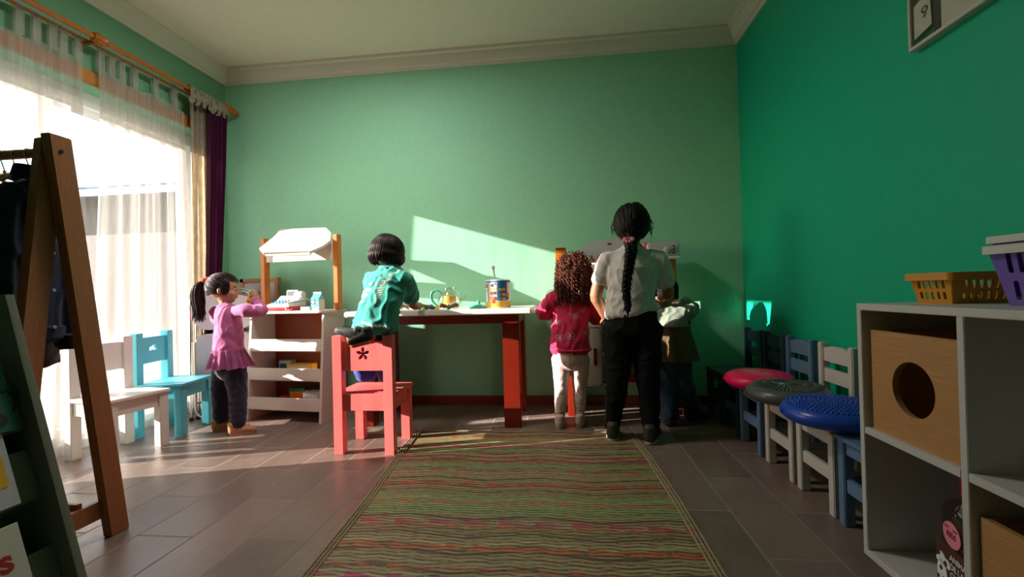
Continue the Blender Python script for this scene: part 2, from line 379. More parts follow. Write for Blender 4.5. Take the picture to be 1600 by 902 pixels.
    def plate(s, outer, holes, th, mat, bev=0):                     # 2D outline with holes, extruded by th, put at mat
        me = flat(outer, holes, th, bev); s.add(me, mat); bpy.data.meshes.remove(me); return s
    def grid(s, fn, nu, nv, th=0):                                  # a sheet fn(u,v), given thickness th
        g = [[s.v(fn(i / nu, j / nv)) for j in range(nv + 1)] for i in range(nu + 1)]
        fs = [s.f((g[i][j], g[i + 1][j], g[i + 1][j + 1], g[i][j + 1])) for i in range(nu) for j in range(nv)]
        if th: bmesh.ops.solidify(s.bm, geom=[f for f in fs if f], thickness=th)
        return s
    def build(s, name, mat, parent=None, world=True, smooth=35, fix=True):
        if fix: bmesh.ops.recalc_face_normals(s.bm, faces=s.bm.faces)
        if parent is not None and world: bmesh.ops.transform(s.bm, matrix=MAT[parent].inverted(), verts=s.bm.verts)
        me = bpy.data.meshes.new(name); s.bm.to_mesh(me); s.bm.free()
        me.materials.append(M[mat] if isinstance(mat, str) else mat)
        if smooth:
            me.shade_smooth()
            if smooth < 180: me.set_sharp_from_angle(angle=rad(smooth))
        o = bpy.data.objects.new(name, me); COL.objects.link(o)
        if parent is not None: o.parent = parent; MAT[o] = MAT[parent]
        else: MAT[o] = Matrix()
        return o
def flat(outer, holes, th, bev=0):
    cu = bpy.data.curves.new('c', 'CURVE'); cu.dimensions = '2D'; cu.fill_mode = 'BOTH'; cu.extrude = th / 2; cu.bevel_depth = bev
    for ring in [outer] + list(holes):
        sp = cu.splines.new('POLY'); sp.points.add(len(ring) - 1); sp.use_cyclic_u = True
        for p, q in zip(sp.points, ring): p.co = (q[0], q[1], 0, 1)
    o = bpy.data.objects.new('c', cu); COL.objects.link(o)
    me = bpy.data.meshes.new_from_object(o); bpy.data.objects.remove(o); bpy.data.curves.remove(cu); return me
def textmesh(txt, size, bold=0, align='LEFT', ext=0.0):
    cu = bpy.data.curves.new('t', 'FONT'); cu.body = txt; cu.size = size; cu.align_x = align; cu.offset = bold; cu.extrude = ext
    o = bpy.data.objects.new('t', cu); COL.objects.link(o); me = bpy.data.meshes.new_from_object(o)
    bpy.data.objects.remove(o); bpy.data.curves.remove(cu); return me
def frame(o, x, y):                                                 # matrix with local x, y, z=x*y at o
    x = V(x).normalized(); z = x.cross(V(y)).normalized(); y = z.cross(x)
    m = Matrix((x, y, z)).transposed().to_4x4(); m.translation = V(o); return m
def rect(x0, x1, y0, y1, r=0, n=4):
    if not r: return [(x0, y0), (x1, y0), (x1, y1), (x0, y1)]
    out = []
    for cx, cy, a0 in ((x1 - r, y0 + r, -90), (x1 - r, y1 - r, 0), (x0 + r, y1 - r, 90), (x0 + r, y0 + r, 180)):
        for i in range(n + 1): a = rad(a0 + 90 * i / n); out.append((cx + r * cos(a), cy + r * sin(a)))
    return out
def circ(cx, cy, r, n=32, ry=None): return [(cx + r * cos(2 * pi * i / n), cy + (ry or r) * sin(2 * pi * i / n)) for i in range(n)]
def bake(o):
    dg = bpy.context.evaluated_depsgraph_get(); dg.update(); me = bpy.data.meshes.new_from_object(o.evaluated_get(dg)); o.modifiers.clear(); old = o.data; o.data = me; me.name = o.name; bpy.data.meshes.remove(old); return o
def fuse(o, voxel=.006, sm=4, wr=0, wscale=(14, 14, 14), keep_z=None, seed=0):
    r = o.modifiers.new('r', 'REMESH'); r.mode = 'VOXEL'; r.voxel_size = voxel; r.use_smooth_shade = True
    if sm: m = o.modifiers.new('s', 'SMOOTH'); m.iterations = sm; m.factor = .5
    bake(o); me = o.data
    if wr:
        nr = [v.normal.copy() for v in me.vertices]; off = V((seed * 3.1, seed * 1.7, seed))
        for v, n_ in zip(me.vertices, nr):
            p = V((v.co.x * wscale[0], v.co.y * wscale[1], v.co.z * wscale[2])) + off
            a = noise.noise(p * .6); q = p + V((noise.noise(p * .5), noise.noise(p * .5 + V((5, 1, 3))), noise.noise(p * .5 + V((2, 8, 4))))) * .9; rdg = max(0, 1 - abs(noise.noise(q + V((9, 4, 2)))) * 3.2) ** 1.5
            v.co += n_ * wr * (a * .5 + rdg * .9 - .35)
        m = o.modifiers.new('s2', 'SMOOTH'); m.iterations = 4; m.factor = .5; bake(o); me = o.data
    me.shade_smooth(); return o
def decal(name, polys, mat, target, org, xv, yv, d, off=.0012, world=True):
    """print shapes (meshes in a local xy plane) laid onto the surface of target, looking along d"""
    dg = bpy.context.evaluated_depsgraph_get(); me = target.data; Mi = MAT[target]
    bvh = BVHTree.FromPolygons([Mi @ v.co for v in me.vertices], [p.vertices[:] for p in me.polygons])
    org, xv, yv, d = V(org), V(xv).normalized(), V(yv).normalized(), V(d).normalized(); b = MB()
    for pm in polys:
        bm = bmesh.new(); bm.from_mesh(pm); bmesh.ops.triangulate(bm, faces=bm.faces)
        for _ in range(3):
            es = [e for e in bm.edges if e.calc_length() > .012]
            if not es: break
            bmesh.ops.subdivide_edges(bm, edges=es, cuts=1); bmesh.ops.triangulate(bm, faces=bm.faces)
        mp = {}
        for v in bm.verts:
            p = org + xv * v.co.x + yv * v.co.y; h = bvh.ray_cast(p - d * .5, d)
            if h[0]: mp[v] = b.v(h[0] - d * off)
        for f in bm.faces:
            if all(v in mp for v in f.verts): b.f([mp[v] for v in f.verts])
        bm.free()
    return b.build(name, mat, target, True, fix=False, smooth=0)
# ------------------------------------------------------------------ the room
OY0, OY1, OZ = 1.55, 3.06, 2.0                                       # door opening in the left wall
def room():
    struct(MB().bx(XL - .25, XR + .15, YF - .15, YB + .15, -.12, 0, 0).build('floor', 'floor', smooth=0))
    struct(MB().bx(XL - .25, XR + .15, YF - .15, YB + .15, ZC, ZC + .1, 0).build('ceiling', 'ceiling', smooth=0))
    struct(MB().bx(XL - .25, XR + .15, YB, YB + .15, 0, ZC, 0).build('wall_back', 'back_paint', smooth=0))
    struct(MB().bx(XR, XR + .15, YF, YB, 0, ZC, 0).build('wall_right', 'right_paint', smooth=0))
    struct(MB().bx(XL - .25, XR + .15, YF - .15, YF, 0, ZC, 0).build('wall_front', 'left_paint', smooth=0))
    b = MB(); b.bx(XL - .2, XL, YF, OY0, 0, ZC, 0); b.bx(XL - .2, XL, OY1, YB, 0, ZC, 0); b.bx(XL - .2, XL, OY0, OY1, OZ, ZC, 0)
    struct(b.build('wall_left', 'left_paint', smooth=0))
    # crown mouldings: a stepped profile run along each wall
    prof = [(0, 0), (.012, 0), (.016, .018), (.03, .024), (.05, .05), (.058, .078), (.075, .088), (.078, .105), (0, .105)]
    def crown(name, a, b, inw):
        m = MB(); a, b, inw = V(a), V(b), V(inw); d = (b - a).normalized(); L = []
        for e, s in ((a, 1), (b, -1)): L.append([m.v(e + inw * x + d * (s * x) + V((0, 0, ZC - .105 + z))) for x, z in prof])
        for i in range(len(prof)): j = (i + 1) % len(prof); m.f((L[0][i], L[0][j], L[1][j], L[1][i]))
        m.f(L[0]); m.f(L[1][::-1]); struct(m.build(name, 'moulding', smooth=25))
    crown('trim_1', (XL, YB, 0), (XR, YB, 0), (0, -1, 0)); crown('trim_2', (XL, YF, 0), (XL, YB, 0), (1, 0, 0)); crown('trim_3', (XR, YF, 0), (XR, YB, 0), (-1, 0, 0))
    struct(MB().bx(XL, XR, YB - .014, YB, 0, .066, .004).build('baseboard_back', 'base'))
    struct(MB().bx(XR - .014, XR, YF, YB - .014, 0, .066, .004).build('baseboard_right', 'base'))
    b = MB(); b.bx(XL, XL + .014, YF, OY0 - .06, 0, .066, .004); b.bx(XL, XL + .014, OY1 + .06, YB - .014, 0, .066, .004); struct(b.build('baseboard_left', 'base'))
    b = MB(); b.bx(XL, XL + .018, OY0 - .07, OY1 + .07, OZ, OZ + .075, .004); b.bx(XL, XL + .018, OY0 - .07, OY0, 0, OZ, .004); b.bx(XL, XL + .018, OY1, OY1 + .07, 0, OZ, .004)
    struct(b.build('trim_4', 'lintel'))
    # sliding glazed door
    win = MB(); x0, x1 = -2.73, -2.66
    win.bx(x0, x1, OY0, OY1, 1.92, OZ); win.bx(x0, x1, OY0, OY0 + .045, 0, 1.92); win.bx(x0, x1, OY1 - .045, OY1, 0, 1.92); win.bx(x0, x1, OY0, OY1, 0, .05)
    wn_ = struct(win.build('window_1', 'pvc'))
    for y0, y1, xx in ((OY0 + .045, 2.12, -2.685), (2.06, OY1 - .045, -2.712)):
        s = MB(); s.bx(xx - .016, xx + .016, y0, y0 + .06, .05, 1.92); s.bx(xx - .016, xx + .016, y1 - .06, y1, .05, 1.92)
        s.bx(xx - .016, xx + .016, y0 + .06, y1 - .06, .05, .13); s.bx(xx - .016, xx + .016, y0 + .06, y1 - .06, 1.885, 1.92)
        sash = s.build('sash', 'pvc', wn_); MB().bx(xx - .003, xx + .003, y0 + .055, y1 - .055, .125, 1.89, 0).build('pane', 'glass', sash, smooth=0)
    MB().bx(-2.67, -2.655, 2.08, 2.10, .95, 1.15, .004).build('handle', 'pvc', wn_)
    struct(MB().bx(-60, XL - .25, -40, 60, -.2, -.06, 0).build('ground', 'paving', smooth=0))
room()
def added_fill_lamp():  # unseen lamp, added only to brighten the back wall and mid-room
    c = V((-1.2, 2.05, ZC)); t = thing('added_fill_light', 'round opal fill lamp added out of view to brighten the back wall', 'added fill light', c)
    MB().lathe([(0, 0), (.20, 0), (.205, -.02), (.19, -.035), (0, -.035)], n=40).build('base', 'offwhite', t, False); MB().lathe([(.18, -.03), (.17, -.05), (.10, -.065), (0, -.07)], n=40).build('diffuser', 'opal', t, False)
    L = bpy.data.lights.new('fill_bulb', 'AREA'); L.shape = 'DISK'; L.size = .36; L.energy = FILL_W; L.color = (1, .96, .90); o = bpy.data.objects.new('fill_bulb', L); COL.objects.link(o); o.parent = t; o.location = (0, 0, -.075)
added_fill_lamp()
def outside():
    t = thing('house', 'pale pink neighbouring house with a blue corrugated roof seen through the curtains', 'house', (-9, 8.5, -.06))
    MB().bx(-5, 3.2, -1.0, 3.5, 0, 2.9, 0).build('wall', 'stucco', t, False, 0)
    b = MB(); b.bar((-5.3, -1.5, 2.75), (3.5, -1.5, 2.75), .12, .12)
    b.grid(lambda u, v: V((-5.4 + 9.0 * u, -1.5 + 5 * v, 2.8 + 1.5 * v)), 2, 2, .06); b.build('roof', 'corr', t, False, 0)
    b = MB(); b.bx(-1.6, -.2, -1.04, -.98, 1.0, 2.1); f = b.build('window', 'pvc', t, False)
    MB().bx(-1.5, -.3, -1.06, -1.03, 1.1, 2.0, 0).build('pane', 'black', f, False)
outside()
# ------------------------------------------------------------------ curtains and rods
def rods():
    for name, X, z, r, lab in (('curtain_rod', -2.43, 2.215, .0135, 'thick varnished wooden curtain rod with turned finial, the front one of the pair'), ('curtain_rod', -2.505, 2.213, .009, 'thin wooden rod behind the thick one, carrying the white voile')):
        t = thing(name, lab, 'curtain rod', (X, 2.2, z))
        MB().tube([(X, 1.2, z), (X, 3.14, z)], r, 14).build('rod', 'rodwood', t)
        if r > .01:
            q = V((0, 1, 0)).to_track_quat('Z', 'Y')
            MB().lathe([(0, -.01), (.018, -.005), (.02, .005), (.012, .012), (.016, .02), (.024, .03), (.026, .042), (.02, .055), (.010, .06), (.012, .065), (.019, .075), (.014, .088), (0, .092)], (X, 3.125, z), 20, q).build('finial', 'rodwood', t)
            for y in (2.17, 3.10):
                b = MB(); b.lathe([(0, -.04), (.02, -.036), (.03, -.02), (.022, -.004), (.022, .004), (.03, .02), (.02, .036), (0, .04)], (X, y, z), 18, q)
                b.tube([(X, y, z - .01), (X - .06, y, z - .012), (XL, y, z - .012)], .012); b.build('bracket', 'rodwood', t)
        else:
            for y in (1.4, 3.12): MB().tube([(X, y, z), (XL, y, z)], .007).build('bracket', 'rodwood', t)
rods()
def fold(y, a, f, ph): return a * (sin(y * f + ph) + .45 * sin(y * f * 2.3 + ph * 2) + .25 * sin(y * f * .6 + 1 + ph))
def sheer_curtain(ya, yb, yc, yd, label, ph, tabs):
    t = thing('sheer_curtain', label, 'curtain', (-2.54, (ya + yb) / 2, 0), group='white voile curtains')
    def fn(u, v):
        y = (ya + (yb - ya) * u) * (1 - v) + (yc + (yd - yc) * u) * v; z = 2.085 * (1 - v) + .015 * v
        x = -2.502 * (1 - v) + -2.605 * v
        return V((x + fold(ya + (yb - ya) * u, .004 + .012 * min(1, v * 4), 62, ph + v * .8) * (1 - .2 * v), y + .006 * sin(30 * u + 6 * v), z + .012 * sin(9 * u + ph) * (1 - v)))
    MB().grid(fn, 150, 40).build('cloth', 'sheer', t, smooth=180, fix=False)
    for y in tabs:
        X = -2.505; b = MB()
        b.grid(lambda u, v: V((X + .0105 * cos(pi * (v * 1.0)) if False else X + (.011 * sin(2 * pi * (v - .25)) if .3 < v < .7 else (.009 if v <= .3 else -.009)) * (1), y - .018 + .036 * u, (2.075 + .14 * v / .3 if v <= .3 else 2.075 + .14 * (1 - v) / .3) if not .3 < v < .7 else 2.215 + .012 * sin(pi * (v - .3) / .4))), 3, 20)
        b.build('tab', 'sheer', t, smooth=180, fix=False)
sheer_curtain(1.55, 2.145, 1.62, 2.20, 'white see-through tab-top voile curtain at the left edge of the door, behind the clothes rack', .3, (1.62, 1.74, 1.86, 1.93, 2.0, 2.05, 2.12))
sheer_curtain(2.225, 2.80, 2.23, 2.97, 'white see-through tab-top voile curtain behind the blue chair', 1.7, (2.24, 2.30, 2.36, 2.44, 2.58, 2.72))
def heavy(name, ya, yb, yc, yd, mat, label, x0, ztop, zbot, ph, fq, tabs, xb):
    t = thing(name, label, 'curtain', (x0, (ya + yb) / 2, 0))
    def fn(u, v):
        s = min(1, v * 1.3); s = s * s * (3 - 2 * s)
        y = (ya + (yb - ya) * u) * (1 - s) + (yc + (yd - yc) * u) * s; z = ztop * (1 - v) + zbot * v
        return V((x0 * (1 - v) + xb * v + (.020 * sin(u * fq + ph) + .008 * sin(u * fq * 2.1 + v * 3)) * (1 - .45 * v), y + .006 * sin(5 * v + 8 * u), z))
    MB().grid(fn, 90, 40, .004).build('cloth', mat, t, smooth=180)
    X = -2.43
    for i, (y, wd) in enumerate(tabs):                              # loose loops of cloth over the rod with hanging ends
        b = MB()
        def loop(u, v):
            a = -.5 * pi + v * 2 * pi * .92 + .3; rr = .022 + .01 * max(0, -sin(a)); yy = y - wd / 2 + wd * u + .008 * sin(a + i)
            return V((X + rr * cos(a), yy, 2.215 + rr * sin(a) - (.05 * (1 - v) if v < .35 else 0) * (1 + .4 * sin(3 * u + i))))
        b.grid(loop, 6, 22, .003)
        b.grid(lambda u, v: V((X + .024 - .01 * v + .006 * sin(6 * u), y - wd * .6 * (1 - v * .5) + wd * 1.2 * u * (1 - v * .55), 2.215 - .09 * v - .012 * sin(pi * u) * (1 - v))), 6, 8, .003)
        b.build('tab', 'beige_curtain', t, smooth=180)
heavy('beige_curtain', 2.815, 2.975, 2.84, 2.985, 'beige_curtain', 'gathered beige linen curtain hanging beside the purple one', -2.485, 2.19, .06, .4, 21, [(2.77 + .05 * i, .05) for i in range(4)], -2.522)
heavy('purple_curtain', 2.925, 3.075, 2.935, 3.07, 'purple_curtain', 'dark purple curtain hanging between the beige one and the corner', -2.435, 2.16, .06, 2.2, 26, [(2.955 + .05 * i, .05) for i in range(3)], -2.515)
heavy('beige_curtain', 1.18, 1.58, 1.20, 1.735, 'beige_curtain', 'gathered beige linen curtain at the near end of the rod, behind the clothes rack', -2.45, 2.19, .03, 1.1, 24, [(1.25 + .08 * i, .05) for i in range(4)], -2.47)
# ------------------------------------------------------------------ rug
def rug():
    t = thing('rug', 'long woven zigzag mat of green, red and tan stripes on the tiled floor', 'rug', (-.18, 1.7, 0))
    L = [(-.735, .75), (-.762, 1.24), (-.79, 1.7), (-.845, 2.2), (-.872, 2.59)]; Rr = [(.445, .75), (.428, 1.3), (.42, 1.75), (.40, 2.2), (.365, 2.592)]
    def side(P, v):
        v *= len(P) - 1; i = min(int(v), len(P) - 2); f = v - i; return V((*P[i], 0)).lerp(V((*P[i + 1], 0)), f)
    def fn(u, v): p = side(L, v).lerp(side(Rr, v), u); p.z = .0055 + .001 * noise.noise(p * 5); return p
    o = MB().grid(fn, 40, 60).build('woven_field', 'rug', t, smooth=180); o.modifiers.new('t', 'SOLIDIFY').thickness = .005; o.modifiers['t'].offset = -1
    b = MB()
    for P, s in ((L, 1), (Rr, -1)):
        for k in (0, .013, .026): b.tube([side(P, i / 30) + V((s * k, 0, .0065)) for i in range(31)], .0042, 6)
    b.tube([side(L, 1).lerp(side(Rr, 1), i / 20) + V((0, 0, .0065)) for i in range(21)], .0042, 6); b.build('binding', 'rug_edge', t)
rug()
# ------------------------------------------------------------------ chairs
def flower(cx, cy, r):
    out = []
    for i in range(120):
        a = 2 * pi * i / 120; k = .5 + .5 * cos(5 * (a - pi / 2)); out.append((cx + r * (.30 + .70 * k ** .55) * cos(a), cy + r * (.30 + .70 * k ** .55) * sin(a)))
    return out
def cloud(cx, cy, r):
    pts = [(-1, -.45), (-.95, -.1), (-.7, .1), (-.62, .4), (-.25, .6), (.15, .52), (.4, .3), (.75, .3), (1, .02), (.98, -.4), (.5, -.42), (.3, -.3), (0, -.42), (-.5, -.4)]
    P, _ = catmull([V((x, y, 0)) for x, y in pts + pts[:1]], [(1, 1)] * 15, 4); return [(cx + p.x * r, cy + p.y * r) for p in P[:-1]]
def kid_chair(name, label, mat, loc, rz, hole=None, w_=.31, d=.285, seat=.31, top=.605, group=None):
    t = thing(name, label, 'chair', loc, rz, group); h = w_ / 2; q = .05
    for sx in (-1, 1):
        MB().bx(sx * h, sx * (h - q), -d / 2, -d / 2 + .045, 0, top).build('leg', mat, t, False)
        MB().bx(sx * h, sx * (h - q), d / 2 - .045, d / 2, 0, seat - .018).build('leg', mat, t, False)
    MB().bx(-h - .006, h + .006, -d / 2 + .045, d / 2 + .012, seat - .018, seat, .004).build('seat', mat, t, False)
    b = MB(); b.bx(-h + q, h - q, -d / 2 + .012, -d / 2 + .03, seat - .09, seat - .004); b.bx(-h + q, h - q, d / 2 - .03, d / 2 - .012, seat - .09, seat - .018)
    for sx in (-1, 1): b.bx(sx * (h - .012), sx * (h - .03), -d / 2 + .045, d / 2 - .045, seat - .09, seat - .018)
    b.build('apron', mat, t, False)
    z0, z1 = seat + .115, top - .03
    MB().plate(rect(-h + q, h - q, z0, z1), [hole(0, (z0 + z1) / 2 + .01, .036)] if hole else [], .016, frame((0, -d / 2 + .022, 0), (1, 0, 0), (0, 0, 1)), .001).build('backrest', mat, t, False)
    return t
kid_chair('kids_chair', 'coral red wooden chair with a flower cut-out that the child in teal kneels on', 'red_paint', (-1.018, 2.345, 0), 0, flower, .318, .285)
kid_chair('kids_chair', 'cream white wooden chair beside the clothes rack', 'chair_white', (-2.385, 2.195, 0), rad(-98), None, .31, .30, .315, .61)
kid_chair('kids_chair', 'turquoise blue wooden chair with a cloud cut-out by the curtain', 'chair_blue', (-2.41, 2.57, 0), rad(-80), cloud, .31, .29, .315, .615)
def slat_chair(label, mat, loc, group):
    t = thing('slat_chair', label, 'chair', loc, rad(90), group); h, d, seat, top = .125, .27, .30, .545; q = .034
    for sx in (-1, 1):
        MB().bx(sx * h, sx * (h - q), -d / 2, -d / 2 + q, 0, top, .004).build('leg', mat, t, False)
        MB().bx(sx * h, sx * (h - q), d / 2 - q, d / 2, 0, seat - .014, .003).build('leg', mat, t, False)
    MB().bx(-h - .003, h + .003, -d / 2 + q, d / 2 + .01, seat - .014, seat, .004).build('seat', mat, t, False)
    b = MB(); b.bx(-h + q, h - q, d / 2 - .026, d / 2 - .008, seat - .06, seat - .014); b.bx(-h + q, h - q, -d / 2 + .008, -d / 2 + .026, seat - .06, seat - .014)
    for sx in (-1, 1): b.bx(sx * (h - .008), sx * (h - .026), -d / 2 + q, d / 2 - q, seat - .06, seat - .014)
    b.build('apron', mat, t, False)
    b = MB(); b.bx(-h + q, h - q, d / 2 - .026, d / 2 - .008, .115, .16)
    for sx in (-1, 1): b.bx(sx * (h - .008), sx * (h - .026), -d / 2 + q, d / 2 - q, .115, .16)
    b.build('stretcher', mat, t, False)
    x0, x1 = -h + q, h - q
    for z0, z1, arch in ((seat + .165, seat + .222, .012), (seat + .075, seat + .132, 0)):
        poly = [(x0, z0), (x1, z0)] + [(x1 + (x0 - x1) * i / 10, z1 + arch * sin(pi * i / 10)) for i in range(11)]
        MB().plate(poly, [], .014, frame((0, -d / 2 + .016, 0), (1, 0, 0), (0, 0, 1)), .001).build('slat', mat, t, False)
    return t
RX = 1.043
for y, mt, lab in ((2.925, 'navy_paint', 'almost black slatted chair in the corner, farthest of the row'), (2.655, 'navy_paint', 'dark blue slatted chair just before the pink cushion, second from the corner'), (2.385, 'slate_blue', 'slate blue slatted chair carrying the pink balance cushion'),
                   (2.083, 'bone_paint', 'off-white slatted chair carrying the grey balance cushion'), (1.80, 'bone_paint', 'off-white slatted chair carrying the blue balance cushion'), (1.525, 'slate_blue', 'slate blue slatted chair half hidden behind the cube shelf')):
    slat_chair(lab, mt, (RX, y, 0), 'small slatted chairs along the teal wall')
def cushion(label, mat, c, R, hgt, ridges):
    t = thing('balance_cushion', label, 'cushion', c, 0, 'round balance cushions on the slatted chairs')
    b = MB(); n = 14; prof = [(R * max(cos(a), 0) ** .5, hgt * (.5 + .5 * sin(a))) for a in [rad(-90 + 180 * i / n) for i in range(n + 1)]]
    prof[0] = (0, 0); prof[-1] = (0, hgt); b.lathe(prof, (0, 0, 0), 56); b.build('inflated_disc', mat, t, False, 180)
    b = MB()
    def zt(r): a = math.acos(min(1, (r / R) ** (1 / .5))); return hgt * (.5 + .5 * sin(a))
    if ridges == 1:                                                 # rings of small nubs
        for k in range(1, 11):
            r = R * .85 * k / 10; m = int(6 * k)
            for j in range(m): a = 2 * pi * (j + .5 * (k % 2)) / m; b.ell((r * cos(a), r * sin(a), zt(r)), (.0055, .0055, .005), None, 6, 4)
    else:                                                           # short radial ridges
        for j in range(60):
            a = 2 * pi * j / 60
            for r0, r1 in ((.82, .62), (.56, .40)) if j % 2 == 0 else ((.82, .62),):
                b.tube([(R * q * cos(a), R * q * sin(a), zt(R * q) + .0005) for q in (r0, (r0 + r1) / 2, r1)], .0035, 5)
        for q in (.3, .2): b.tube([(R * q * cos(2 * pi * i / 24), R * q * sin(2 * pi * i / 24), zt(R * q)) for i in range(25)], .003, 5)
    if ridges: b.build('nubs', mat, t, False, 60)
    MB().lathe([(0, 0), (.006, 0), (.007, .004), (0, .006)], (0, 0, 0), 10, V((-1, 0, 0)).to_track_quat('Z', 'Y')).build('valve', mat, t, False).location = (-R * .985, .02, hgt * .5)
cushion('shiny pink balance cushion, smooth on top, farthest of the three', 'pink_pl', (.95, 2.36, .302), .158, .086, 0)
cushion('dark grey ridged balance cushion between the pink and the blue one', 'grey_pl', (.945, 2.065, .302), .162, .086, 2)
cushion('blue studded balance cushion nearest the cube shelf', 'blue_pl', (.95, 1.745, .302), .166, .088, 1)
# ------------------------------------------------------------------ table
def table():
    t = thing('table', 'table with white top and red varnished legs against the mint wall', 'table', (-.75, 2.92, 0))
    for x0 in (-1.27, -.362):
        for y0 in (2.68, 3.05): MB().bx(x0, x0 + .1, y0, y0 + .085, 0, .675, .004).build('leg', 'redwood', t)
    MB().bx(-1.325, -.185, 2.63, 3.20, .675, .71, .006).build('tabletop', 'white_lam', t)
    b = MB(); b.bx(-1.17, -.362, 2.70, 2.725, .62, .675); b.bx(-1.17, -.362, 3.10, 3.125, .62, .675)
    for x in (-1.26, -.29): b.bx(x, x + .025, 2.765, 3.05, .62, .675)
    b.build('apron', 'redwood', t)
table()
# ------------------------------------------------------------------ toy market stand
STL = thing('market_stand', 'cream wooden toy market stand with orange posts, awning and three toy bins', 'toy stand', (-1.823, 2.765, 0), rad(-7.3))
def stand():
    t = STL; W, D, H = .278, .27, .70
    def yf(z): return .055 * z / H                                   # the front leans back
    for sx in (-1, 1):
        MB().plate([(0, 0), (D, 0), (D, H), (yf(H), H)], [], .016, frame((sx * W, 0, 0), (0, 1, 0), (0, 0, 1)), .001).build('side_panel', 'stand_white', t, False)
    MB().bx(-W - .018, W + .018, .035, D + .02, H, H + .018, .003).build('counter', 'stand_white', t, False)
    MB().bx(-W + .008, W - .008, D - .012, D, .04, H, 0).build('back_panel', 'orangeply', t, False)
    for z in (.455, .265, .075):
        y = yf(z); MB().bar((0, y + .004, z), (0, y + .004 + .0065, z + .078), .012, 2 * W - .016, (0, 1, 0)).build('bin_front', 'stand_white', t, False)
        MB().bx(-W + .008, W - .008, y + .01, D - .012, z - .006, z + .004, 0).build('bin_floor', 'stand_white', t, False)
    for sx in (-1, 1):
        MB().bx(sx * (W + .012) - .018, sx * (W + .012) + .018, .175, .225, H + .018, 1.225, .003).build('post', 'orangewood', t, False)
    MB().bx(-W + .006, W - .006, .185, .197, 1.055, 1.165, .002).build('cross_board', 'stand_white', t, False)
    # octagonal tilted awning board, its left end swung forward
    P = [at(438, 358, 3.02), at(509, 355.5, 2.99), at(517.5, 364, 2.95), at(516, 376, 2.88), at(504, 384.5, 2.80), at(485.5, 392.5, 2.70), at(411.5, 395, 2.70), at(405, 388, 2.74), at(420, 376, 2.83), at(429, 369, 2.91)]
    c = sum(P, V()) / len(P); n = V()
    for i in range(len(P)): n += (P[i] - c).cross(P[(i + 1) % len(P)] - c)
    n.normalize(); n = -n if n.z < 0 else n
    b = MB(); top = [b.v(p) for p in P]; bot = [b.v(p - n * .016) for p in P]; b.f(top); b.f(bot[::-1])
    for i in range(len(P)): j = (i + 1) % len(P); b.f((top[i], top[j], bot[j], bot[i]))
    b.build('awning', 'stand_white', t, True, 20)
    L = P[6] + (P[7] - P[6]) * .1; Rr = P[5]
    MB().bar(L + V((.01, .008, -.012)), Rr + V((-.005, .008, -.012)), .03, .01, (0, 0, 1)).build('valance', 'stand_white', t)
stand()
SM = MAT[STL]
def sp(x, y, z): return SM @ V((x, y, z))
